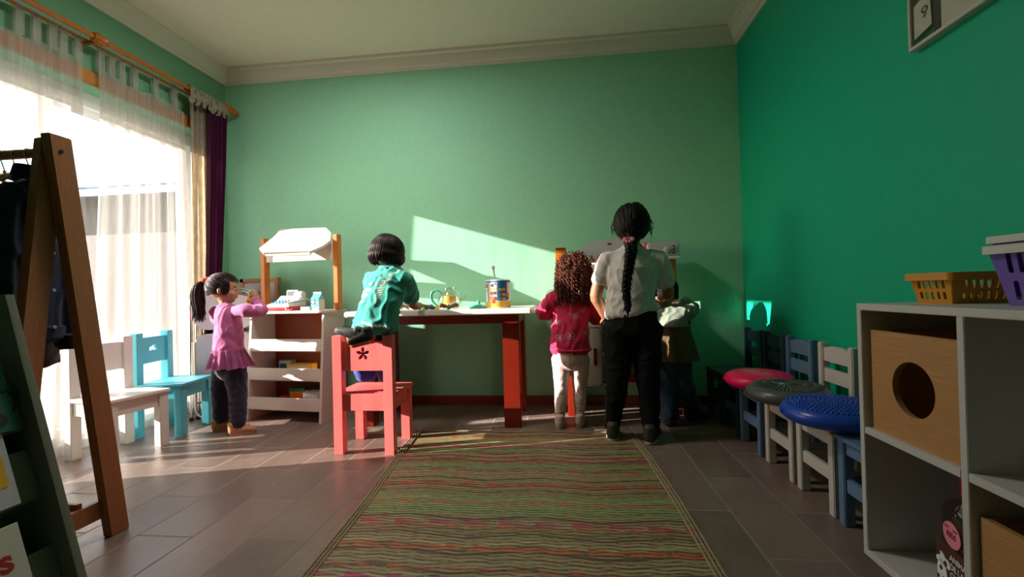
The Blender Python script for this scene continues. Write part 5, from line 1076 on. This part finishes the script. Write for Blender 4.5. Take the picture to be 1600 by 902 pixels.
# ---- child in teal kneeling on the coral chair, leaning over the table
def child_chair():
    Y = 2.33; o = V((-1.02, 2.33, .31)); t = thing('person', 'child with a black bob in a teal T-shirt kneeling on the coral chair', 'child', o)
    up = V((.10, .28, 1)); hc = at(606, 396, 2.39); s = .190; f = V((.30, .93, -.20)); rt = V((.97, -.22, 0)); fw = V((.22, .97, 0))
    pel, wst, chs, nk = at(583, 533, 2.28), at(588, 497, 2.28), at(602, 452, 2.30), at(606, 424, 2.36)
    shR, shL = at(636, 432, 2.30), at(580, 434, 2.33)
    elR, wrR = at(643, 474, 2.45), at(655, 466, 2.62); wrR = at(656, 468, 2.64)
    elL, wrL = at(588, 478, 2.52), at(620, 470, 2.68)
    wrR.z = .738; elL.z = .75; wrL.z = .738
    kL, kR = V((-1.075, 2.365, .362)), V((-.955, 2.375, .362)); hL, hR = at(570, 532, 2.295), at(599, 535, 2.295)
    aL, aR = V((-1.055, 2.180, .600)), V((-1.005, 2.205, .602))     # crossed ankles hooked over the backrest
    aL = at(575, 512, 2.205); aR = at(549, 519, 2.205)
    b = MB(); b.tube([pel, wst, chs, at(606, 432, 2.34)], [(.078, .052), (.078, .055), (.088, .055), (.055, .04)], 18, 3, side=rt); b.tube([at(606, 432, 2.34), nk, hc - V((0, .01, .05))], [.038, .034, .036], 14); head(b, hc, f, up, s)
    b.tube([shR - V((.012, 0, .02)), elR, wrR], [.028, .027, .019], 14, 3); b.tube([shL - V((-.01, 0, .015)), elL, wrL], [.028, .027, .019], 14, 3); hand(b, wrR, (.35, .9, -.05), (0, 0, -1), .86, .5, -1); hand(b, wrL, (.7, .6, -.05), (0, 0, -1), .86, .45, 1)
    for h, k, a in ((hL, kL, aR), (hR, kR, aL)): b.tube([h, h.lerp(k, .5), k, k.lerp(a, .5), a], [.040, .038, .030, .031, .027], 16, 3)
    fuse(b.build('body', 'skin2', t), .0033, 3); face_parts(t, hc, f, up, s)
    b = MB(); hem = at(587, 513, 2.265)
    b.tube([hem, at(588, 500, 2.27), at(594, 478, 2.28), chs, at(605, 436, 2.325), at(607, 426, 2.35), at(607, 417, 2.37)], [(.132, .092), (.12, .086), (.113, .082), (.118, .078), (.112, .068), (.085, .056), (.046, .042)], 28, 4, side=rt + V((0, 0, -.22)))
    b.tube([shR - rt * .05 - V((0, 0, .015)), shR + V((-.01, .0, -.015)), shR.lerp(elR, .80)], [.042, .046, .049], 18, 4); b.tube([shL + rt * .04 - V((0, 0, .015)), shL - V((0, 0, .012)), shL.lerp(elL, .72)], [.042, .045, .047], 18, 4)
    top = fuse(b.build('t_shirt', 'teal_shirt', t), .006, 14, .010, (19, 19, 13), seed=4)
    b = MB(); c0 = at(607, 417, 2.37); b.tube([c0 + rt * .048 * cos(a) + fw * .044 * sin(a) for a in [2 * pi * i / 20 for i in range(21)]], .006, 8, cap=False); b.build('collar', 'teal_shirt', top)
    ax = (at(606, 437, 2.4) - at(590, 520, 2.2)).normalized()
    decal('hem_lettering', [textmesh('mundial.cb', .034, .0006)], 'print_white', top, at(566, 505, 2.2), at(617, 517, 2.2) - at(566, 505, 2.2), ax, (.0, 1, .0))
    pr = []; dx = [(0, 0, .0)]
    for i in range(7): y0 = .012 * i; w_ = .010 + .0055 * i; pr.append(flat([(-w_ * .7, y0), (w_ * .5, y0 + .004), (w_ * .55, y0 + .0105), (-w_ * .7, y0 + .0065)], [], .0002))
    for cx, cy_, r1 in ((.0, .103, .016), (-.028, .10, .011), (.03, .112, .011), (.012, .138, .012), (.034, .150, .009), (.05, .17, .010), (-.012, .132, .008)): pr.append(flat(circ(cx, cy_, r1, 20), [circ(cx, cy_, r1 * .62, 16)], .0002)); pr.append(flat(circ(cx, cy_, r1 * .3, 10), [], .0002))
    decal('back_print', pr, 'paper', top, at(600, 473, 2.3), V((1, 0, .05)), at(606, 430, 2.3) - at(592, 500, 2.3), (0, 1, 0))
    pr = [flat(circ(-.0 + dx_, dy_, r1, 14, r2), [], .0002) for dx_, dy_, r1, r2 in ((0, 0, .022, .012), (.012, .03, .02, .011), (-.008, -.03, .02, .009), (.02, .06, .014, .008), (-.02, .012, .01, .02))]
    decal('faded_print', pr, 'print_white', top, at(578, 462, 2.3), V((1, 0, .05)), V((.2, 0, 1)), (0, 1, 0))
    b = MB(); b.tube([at(586, 508, 2.28), at(584, 522, 2.285), at(584, 540, 2.295)], [(.096, .064), (.096, .064), (.084, .058)], 20, 3, side=rt)
    for h, k, a in ((hL, kL, aR), (hR, kR, aL)): b.tube([h, h.lerp(k, .5), k + V((0, .01, -.002)), k.lerp(a, .3), k.lerp(a, .55)], [.056, .054, .052, .046, .040], 18, 3)
    tr = fuse(b.build('trousers', 'blue_jog', t), .006, 3, .004, (16, 16, 12), seed=5)
    for x0 in (560, 588):
        b = MB(); b.tube([at(x0 + 3, 512, 2.222), at(x0 + 6, 516, 2.215), at(x0 + 11, 528, 2.215), at(x0 + 12, 540, 2.22)], .0035, 6, 3); b.build('piping', 'offwhite', tr) if x0 > 570 else b.bm.free()
    for k, a in ((kL, aR), (kR, aL)): b = MB(); b.tube([k.lerp(a, .48), k.lerp(a, .75), a], [.038, .035, .031], 14, 2); b.build('sock', 'sock', t)
    def kshoe(heel, toe): return shoe('shoe', 'shoe_dark', t, heel, toe, .78, 'black')
    kshoe(at(556, 535, 2.155) + V((.02, 0, .006)), at(523, 520, 2.165) + V((0, 0, .004)) ); kshoe(at(580, 531, 2.12) + V((.0, .02, -.0)), at(545, 540, 2.10) + V((0, 0, 0)))
    r, ff, u = basis(f, up); R = Matrix((r, ff, u)).transposed(); rad_ = (.43 * s, .50 * s, .475 * s); c = hc + u * .06 * s - ff * .03 * s
    b = MB(); hcap(b, c, R, [x * .99 for x in rad_], .5, -.7); rr = random.Random(5)
    for i in range(760):                                             # bob falling from the crown to the jaw
        a = rr.uniform(-2.45, 2.45); d0 = [-ff * .25 + u, None]; az = r * sin(a) - ff * cos(a); k = 1.02 + .03 * rr.random(); rd = [x * k for x in rad_]; pts = []
        for e in (1.35, 1.0, .6, .2, -.1): pts.append(ell_pt(c, R, rd, (az * cos(e) + u * sin(e)).normalized()))
        q = pts[-1]; low = rr.uniform(.30, .40) * s * (1 if abs(a) < 1.6 else .9); pts += [q - u * low * .5 + az * .006, q - u * low - az * (.012 + .012 * rr.random())]; strand(b, pts, .0029)
    for i in range(60):                                              # fringe
        a = rr.uniform(-.7, .7); az = r * sin(a) + ff * cos(a); rd = [x * 1.03 for x in rad_]; strand(b, [ell_pt(c, R, rd, (az * cos(e) + u * sin(e)).normalized()) for e in (1.4, 1.0, .6, .35)], .004)
    b.build('hair', 'hair_dark', t, True, 180)
child_chair()

# ---- curly girl in magenta at the play kitchen
def girl_curly():
    Y = 2.71; o = at(890, 671, 2.67); o.z = 0; t = thing('person', 'girl with long brown curls in a magenta top and pale dotted leggings', 'child', o)
    up = V((0, 0, 1)); f = V((.06, 1, -.15)); hc = at(896, 424, Y + .02); s = .185; rt = V((1, -.06, 0)); fw = V((.06, 1, 0))
    pel, wst, chs, nk = at(891, 556, Y), at(891, 527, Y), at(893, 487, Y), at(895, 456, Y)
    shR, shL = at(922, 472, Y), at(866, 468, Y); elR, wrR = at(934, 495, Y + .06), at(926, 486, Y + .19); elL, wrL = at(850, 490, Y + .05), at(862, 480, Y + .19)
    wrR.z = max(wrR.z, .735); wrL.z = max(wrL.z, .735)
    hL, kL, aL = at(877, 560, Y), at(877, 615, Y - .01), at(875, 657, Y); hR, kR, aR = at(906, 560, Y), at(906, 612, Y), at(906, 655, Y + .02)
    b = MB(); b.tube([pel, wst, chs, at(894, 470, Y)], [(.092, .075), (.085, .07), (.092, .068), (.07, .05)], 18, 3, side=rt); b.tube([at(894, 470, Y), nk, hc - V((0, 0, .05))], [.038, .034, .036], 14); head(b, hc, f, up, s)
    for S, E, W, q in ((shR, elR, wrR, -1), (shL, elL, wrL, 1)): b.tube([S, E, W], [.031, .027, .019], 14, 3); hand(b, W, (-q * -.25 * 0 + .15 * q, .95, -.05), (0, 0, -1), .84, .5, q)
    for h, k, a in ((hL, kL, aL), (hR, kR, aR)): b.tube([h, k, a, V((a.x, a.y, .03))], [.054, .035, .026, .025], 16, 3); b.tube([V((a.x, a.y, .03)), V((a.x, a.y, .02)) + fw * .07], [.026, .02], 12)
    fuse(b.build('body', 'skin', t), .0033, 3); face_parts(t, hc, f, up, s, 'hair_curly')
    b = MB(); b.tube([at(892, 548, Y), at(891, 530, Y), at(891, 505, Y), chs, at(894, 467, Y), at(895, 460, Y)], [(.122, .10), (.116, .095), (.108, .086), (.108, .078), (.092, .06), (.045, .042)], 28, 4, side=rt)
    b.tube([shR - rt * .03, shR, elR.lerp(shR, .12), elR.lerp(wrR, .12)], [.045, .053, .058, .056], 18, 4); b.tube([shL + rt * .03, shL, elL.lerp(shL, .12), elL.lerp(wrL, .12)], [.045, .052, .056, .054], 18, 4)
    top = fuse(b.build('t_shirt', 'mag_shirt', t), .006, 9, .009, (18, 18, 11), seed=7)
    MB().tube([at(892, 545.5, Y) + rt * .119 * cos(a) + fw * .097 * sin(a) for a in [2 * pi * i / 40 for i in range(41)]], .005, 8, cap=False).build('hem_seam', 'mag_shirt', top)
    def bfly(x, y, s_): 
        out = []
        for cx, cy_, r1, r2 in ((-.013, .008, .011, .010), (.013, .008, .011, .010), (-.010, -.008, .008, .008), (.010, -.008, .008, .008)): out.append(flat(circ(x + cx * s_, y + cy_ * s_, r1 * s_, 20, r2 * s_), [circ(x + cx * s_, y + cy_ * s_, r1 * s_ * .74, 20, r2 * s_ * .74)], .0002))
        out.append(flat(rect(x - .0012 * s_, x + .0012 * s_, y - .013 * s_, y + .013 * s_), [], .0002)); return out
    decal('butterfly_print', sum([bfly(*q) for q in ((0, .0, 1.0), (-.085, -.125, 1.1), (-.025, -.115, 1.1), (-.09, -.035, .8), (.045, .03, .8), (.06, -.10, .9))], []), 'offwhite', top, at(899, 498, 2.4), (1, 0, 0), (0, 0, 1), (0, 1, 0))
    b = MB(); b.tube([at(891, 538, Y), at(891, 556, Y), at(891, 568, Y)], [(.100, .084), (.104, .090), (.094, .08)], 20, 3, side=rt)
    for h, k, a in ((hL, kL, aL), (hR, kR, aR)): b.tube([h, h.lerp(k, .5), k, k.lerp(a, .3), k.lerp(a, .6), V((a.x, a.y, .05))], [.061, .049, .039, .039, .032, .027], 18, 3)
    lg = fuse(b.build('leggings', 'leggings', t), .0055, 5, .003, (20, 20, 38), seed=8)
    MB().tube([at(891, 549, Y) - fw * .098, at(891, 558, Y) - fw * .100, at(891, 567, Y) - fw * .086], .0015, 5, 3).build('seam', 'print_brown', lg)
    for a, dx in ((aL, -.12), (aR, .05)): shoe('shoe', 'shoe_pale', t, V((a.x, a.y, 0)) - (fw + V((dx, 0, 0))) * .045, V((a.x, a.y, 0)) + (fw + V((dx, 0, 0))) * .10, .95, 'shoe_pale')
    r, ff, u = basis(f, up); R = Matrix((r, ff, u)).transposed(); rad_ = (.43 * s, .50 * s, .47 * s); c = hc + u * .06 * s - ff * .03 * s
    b = MB(); hcap(b, c, R, rad_, .5, -.75); rr = random.Random(9); tie = c - ff * .3 * s + u * .42 * s
    for i in range(380):                                             # corkscrew curls
        a = rr.uniform(-2.2, 2.2); az = r * sin(a) - ff * cos(a); e0 = rr.uniform(-.3, 1.1); k = 1.05 + .34 * rr.random(); p = ell_pt(c, R, [x * k for x in rad_], (az * cos(e0) + u * sin(e0)).normalized())
        zb = at(895, 510 - 22 * abs(sin(a)) * rr.random() - 30 * rr.random() ** 1.5, Y).z; L = max(.05, min(.24, p.z - zb)); L *= rr.uniform(.65, 1.0); tn = rr.uniform(2.2, 4.5) * L / .1; ph = rr.uniform(0, 6.28); rc = rr.uniform(.0055, .0095); dr = az * rr.uniform(-.0, .022); n = int(9 * tn) + 6; pts = []
        for j in range(n): q = j / (n - 1); th = ph + 2 * pi * tn * q; pts.append(p + dr * q - V((0, 0, L * q)) + V((cos(th), sin(th), 0)) * rc * (1 - .3 * q))
        b.tube(pts, [.0026] * (n - 1) + [.001], 4, cap=False)
    for i in range(70):                                              # hair drawn up to the clips
        a = rr.uniform(-1.9, 1.9); az = r * sin(a) - ff * cos(a); e0 = rr.uniform(-.1, .6); strand(b, [ell_pt(c, R, [x * 1.04 for x in rad_], (az * cos(e) + u * sin(e)).normalized()) for e in (e0, e0 + (1.3 - e0) * .5, 1.3)], .004)
    b.build('hair', 'hair_curly', t, True, 180)
    b = MB(); tp = at(897, 401, Y - .03)
    for q in range(7): a = 2 * pi * q / 7; b.ell(tp + V((.028 * cos(a), .010 * sin(a), .012 * sin(a) + .004 * cos(3 * a))), (.011, .011, .009))
    b.build('scrunchie', 'scrunchie', t)
girl_curly()

# ---- tall girl with the braid
def girl_braid():
    Y = 2.49; o = at(986, 690, 2.47); o.z = 0; t = thing('person', 'tall girl with a long black braid, white T-shirt and black trousers', 'child', o)
    up = V((0, 0, 1)); f = V((.0, 1, -.28)); hc = at(987, 352, Y + .02); s = .208; rt = V((.99, -.10, -.02)); fw = V((.1, .99, 0))
    pel, wst, chs, nk = at(987, 505, Y), at(984, 468, Y), at(987, 425, Y), at(988, 386, Y)
    shR, shL = at(1029, 402, Y - .01), at(948, 404, Y + .01); elR, wrR = at(1044, 457, Y + .03), at(1032, 466, Y + .20); elL, wrL = at(931, 462, Y + .04), at(946, 496, Y + .09)
    hL, kL, aL = at(966, 512, Y), at(965, 590, Y), at(957, 664, Y + .015); hR, kR, aR = at(1010, 512, Y), at(1013, 595, Y - .02), at(1017, 668, Y - .03)
    b = MB(); b.tube([pel, wst, chs, at(987, 398, Y)], [(.11, .085), (.098, .078), (.115, .082), (.085, .055)], 18, 3, side=rt); b.tube([at(987, 398, Y), nk, hc - V((0, 0, .06))], [.045, .040, .042], 14); head(b, hc, f, up, s)
    for S, E, W, q in ((shR, elR, wrR, -1), (shL, elL, wrL, 1)): b.tube([S, S.lerp(E, .5), E, E.lerp(W, .4), W], [.034, .036, .033, .032, .022], 14, 3)
    hand(b, wrR, (-.3, .95, -.05), (0, 0, -1), 1.0, .5, -1); hand(b, wrL, (.25, .85, -.25), (.5, 0, -.9), 1.0, .5, 1)
    for h, k, a in ((hL, kL, aL), (hR, kR, aR)): b.tube([h, k, a, V((a.x, a.y, .03))], [.074, .052, .036, .032], 16, 3); b.tube([V((a.x, a.y, .03)), V((a.x, a.y, .02)) + fw * .09], [.03, .024], 12)
    fuse(b.build('body', 'skin2', t), .0033, 3); face_parts(t, hc, f, up, s)
    b = MB(); b.tube([at(988, 488, Y), at(986, 476, Y), at(985, 455, Y), chs, at(987, 404, Y), at(988, 394, Y), at(988, 386, Y)], [(.146, .110), (.134, .104), (.124, .098), (.142, .096), (.138, .078), (.10, .062), (.054, .048)], 28, 4, side=rt)
    b.tube([shR - rt * .05 - V((0, 0, .01)), shR - V((0, 0, .012)), shR.lerp(elR, .45), shR.lerp(elR, .78)], [.048, .050, .051, .053], 18, 4); b.tube([shL + rt * .05 - V((0, 0, .01)), shL - V((0, 0, .012)), shL.lerp(elL, .4), shL.lerp(elL, .62)], [.048, .050, .051, .052], 18, 4)
    top = fuse(b.build('t_shirt', 'white_shirt', t), .0065, 14, .0085, (15, 15, 11), seed=10)
    MB().tube([at(988, 389, Y) + rt * .056 * cos(a) + fw * .050 * sin(a) for a in [2 * pi * i / 20 for i in range(21)]], .006, 8, cap=False).build('collar', 'white_shirt', top)
    b = MB(); b.tube([at(988, 476, Y), at(988, 492, Y), at(988, 520, Y)], [(.118, .092), (.132, .104), (.118, .096)], 22, 3, side=rt)
    for h, k, a in ((hL, kL, aL), (hR, kR, aR)): b.tube([h, h.lerp(k, .5), k, k.lerp(a, .45), k.lerp(a, .85), V((a.x, a.y, .06))], [.088, .076, .063, .055, .047, .044], 18, 3)
    fuse(b.build('trousers', 'black_jog', t), .0065, 6, .008, (11, 11, 12), seed=11)
    for a, dx in ((aL, -.02), (aR, .28)): shoe('shoe', 'shoe_dark', t, V((a.x, a.y, 0)) - (fw + V((dx, 0, 0))) * .06, V((a.x, a.y, 0)) + (fw + V((dx, 0, 0))) * .135, 1.2, 'rim_grey')
    r, ff, u = basis(f, up); R = Matrix((r, ff, u)).transposed(); rad_ = (.44 * s, .51 * s, .50 * s); c = hc + u * .05 * s - ff * .03 * s
    b = MB(); hcap(b, c, R, rad_, .5, -.72); tie = at(985, 377, Y - .085); td = (tie - c).normalized(); rr = random.Random(12)
    for i in range(300):
        a = rr.uniform(-pi, pi); e = rr.uniform(-.55, 1.35)
        if cos(a) > .55 and e < .5: continue
        d0 = (r * sin(a) * cos(e) + ff * cos(a) * cos(e) + u * sin(e)).normalized(); k = 1.01 + .015 * rr.random()
        strand(b, [ell_pt(c, R, [x * k for x in rad_], d0.lerp(td, q).normalized()) for q in (0, .2, .4, .6, .8)] + [tie], .005)
    for i in range(26):                                              # flyaway strands beside the cheeks
        q = rr.choice((-1, 1)); d0 = (r * q + ff * rr.uniform(-.2, .4) + u * rr.uniform(-.4, .3)).normalized(); p = ell_pt(c, R, [x * 1.02 for x in rad_], d0); strand(b, [p, p + r * q * rr.uniform(.006, .02) - u * .02, p + r * q * rr.uniform(-.004, .016) - u * rr.uniform(.04, .075)], .0013, 4)
    N = 64; path = [tie, at(986, 392, Y - .125), at(983, 415, Y - .128), at(979, 445, Y - .125), at(980, 470, Y - .132), at(981, 486, Y - .138)]; P, _ = catmull(path, [(1, 1)] * 6, 13); M_ = len(P)
    for ph in (0, 2 * pi / 3, 4 * pi / 3):                            # three-strand braid
        pts, rs = [], []
        for j, p in enumerate(P): q = j / (M_ - 1); w_ = .020 * (1 - .6 * q); th = 2 * pi * 6 * q + ph; pts.append(p + V((w_ * sin(th), -.010 * sin(2 * th) * (1 - .4 * q), 0))); rs.append(.0175 * (1 - .62 * q))
        b.tube(pts, rs, 8)
    for i in range(120):
        j = rr.randrange(2, M_ - 6); p = P[j]; q = j / M_; a = rr.uniform(0, 2 * pi); w_ = .03 * (1 - .55 * q); p0 = p + V((w_ * cos(a), w_ * .7 * sin(a), 0)); strand(b, [p0, p0 + V((.003 * cos(a), .002 * sin(a), -.015)), p0 + V((.008 * cos(a), .004 * sin(a), -.03))], .002, 4)
    for i in range(14): strand(b, [P[-1] + V((rr.uniform(-.004, .004), rr.uniform(-.004, .004), .01)), P[-1] + V((rr.uniform(-.006, .006), 0, -.012)), P[-1] + V((rr.uniform(-.004, .004), 0, -.03))], .002, 4)
    b.build('hair', 'hair_black', t, True, 180)
    b = MB(); tq = at(984, 375, Y - .108)
    for q in range(9): a = 2 * pi * q / 9; b.ell(tq + V((.020 * cos(a) - .004, .012 * sin(a) + .004, .008 * sin(a) + .003 * cos(2 * a))), (.011, .011, .011))
    b.build('scrunchie', 'scrunchie', t)
girl_braid()

# ---- small child half hidden behind the tall girl
def child_hidden():
    Y = 2.76; o = at(1062, 668, 2.74); o.z = 0; t = thing('person', 'small child in khaki skirt and jeans, half hidden behind the tall girl', 'child', o)
    up = V((-.05, .1, 1)); f = V((.15, .98, -.3)); hc = at(1038, 456, Y + .05); s = .176; rt = V((.97, -.2, 0)); fw = V((.2, .97, 0))
    pel, wst, chs, nk = at(1050, 556, Y), at(1048, 528, Y), at(1044, 500, Y + .02), at(1040, 480, Y + .04)
    shR, shL = at(1060, 492, Y), at(1024, 490, Y + .03); elR, wrR = at(1080, 485, Y + .04), at(1070, 489, Y + .165); elL, wrL = at(1014, 508, Y + .08), at(1018, 494, Y + .19)
    wrR.z = max(wrR.z, .73); wrL.z = .735
    hL, kL, aL = at(1042, 566, Y), at(1046, 612, Y), at(1046, 658, Y); hR, kR, aR = at(1060, 566, Y), at(1070, 606, Y + .0), at(1084, 640, Y + .12)
    b = MB(); b.tube([pel, wst, chs, at(1042, 486, Y + .03)], [(.085, .07), (.082, .068), (.088, .065), (.066, .048)], 18, 3, side=rt); b.tube([at(1042, 486, Y + .03), nk, hc - V((0, 0, .05))], [.036, .032, .034], 14); head(b, hc, f, up, s)
    for S, E, W, q in ((shR, elR, wrR, -1), (shL, elL, wrL, 1)): b.tube([S, E, W], [.030, .026, .019], 14, 3); hand(b, W, (0, 1, -.05), (0, 0, -1), .8, .5, q)
    for h, k, a in ((hL, kL, aL), (hR, kR, aR)): b.tube([h, k, a, V((a.x, a.y, .03))], [.058, .042, .030, .028], 16, 3)
    fuse(b.build('body', 'skin2', t), .0033, 3); face_parts(t, hc, f, up, s)
    b = MB(); b.tube([at(1049, 530, Y), at(1047, 512, Y), chs, at(1042, 487, Y + .03), at(1041, 481, Y + .035)], [(.098, .085), (.098, .08), (.10, .076), (.086, .058), (.043, .04)], 24, 4, side=rt)
    b.tube([shR - rt * .03, shR, elR, elR.lerp(wrR, .5), elR.lerp(wrR, .85)], [.042, .047, .046, .042, .036], 16, 4); b.tube([shL, elL, elL.lerp(wrL, .8)], [.046, .044, .036], 16, 4); fuse(b.build('shirt', 'green_shirt', t), .0065, 9, .009, (20, 20, 16), seed=13)
    b = MB()
    def skirt(u, v):
        a = 2 * pi * u; rr_ = 1 + (.01 + .07 * v) * sin(11 * a + .6 * sin(2 * a)); c = at(1048, 508, Y).lerp(at(1051, 562, Y), v); return c + rt * (.104 + .040 * v) * rr_ * cos(a) + fw * (.09 + .03 * v) * rr_ * sin(a)
    b.grid(skirt, 140, 12, .003); sk = b.build('skirt', 'khaki', t, True, 180); MB().tube([at(1048, 509, Y) + rt * .107 * cos(a) + fw * .093 * sin(a) for a in [2 * pi * i / 36 for i in range(37)]], .006, 8, cap=False).build('waistband', 'khaki', sk)
    b = MB(); b.tube([at(1050, 545, Y), at(1050, 560, Y), at(1050, 574, Y)], [(.094, .08), (.096, .082), (.084, .075)], 20, 3, side=rt)
    for h, k, a in ((hL, kL, aL), (hR, kR, aR)): b.tube([h, h.lerp(k, .5), k, k.lerp(a, .5), V((a.x, a.y, .05)), V((a.x, a.y, .035))], [.068, .062, .056, .054, .056, .05], 18, 3)
    fuse(b.build('jeans', 'jeans', t), .0065, 3, .008, (14, 14, 16), seed=14)
    for a, d in ((aL, fw), (aR, V((.95, .3, 0)))): shoe('shoe', 'shoe_dark', t, V((a.x, a.y, 0)) - d * .045, V((a.x, a.y, 0)) + d * .10, .95, 'black')
    r, ff, u = basis(f, up); R = Matrix((r, ff, u)).transposed(); rad_ = (.43 * s, .50 * s, .475 * s); c = hc + u * .06 * s - ff * .03 * s; b = MB(); hcap(b, c, R, rad_, .45, -.65); rr = random.Random(15)
    for i in range(220):
        a = rr.uniform(-2.3, 2.3); az = r * sin(a) - ff * cos(a); rd = [x * (1.02 + .03 * rr.random()) for x in rad_]; pts = [ell_pt(c, R, rd, (az * cos(e) + u * sin(e)).normalized()) for e in (1.3, .9, .5, .1, -.35)]; q = pts[-1]; pts.append(q - u * rr.uniform(.01, .035)); strand(b, pts, .004)
    b.build('hair', 'hair_black', t, True, 180)
child_hidden()
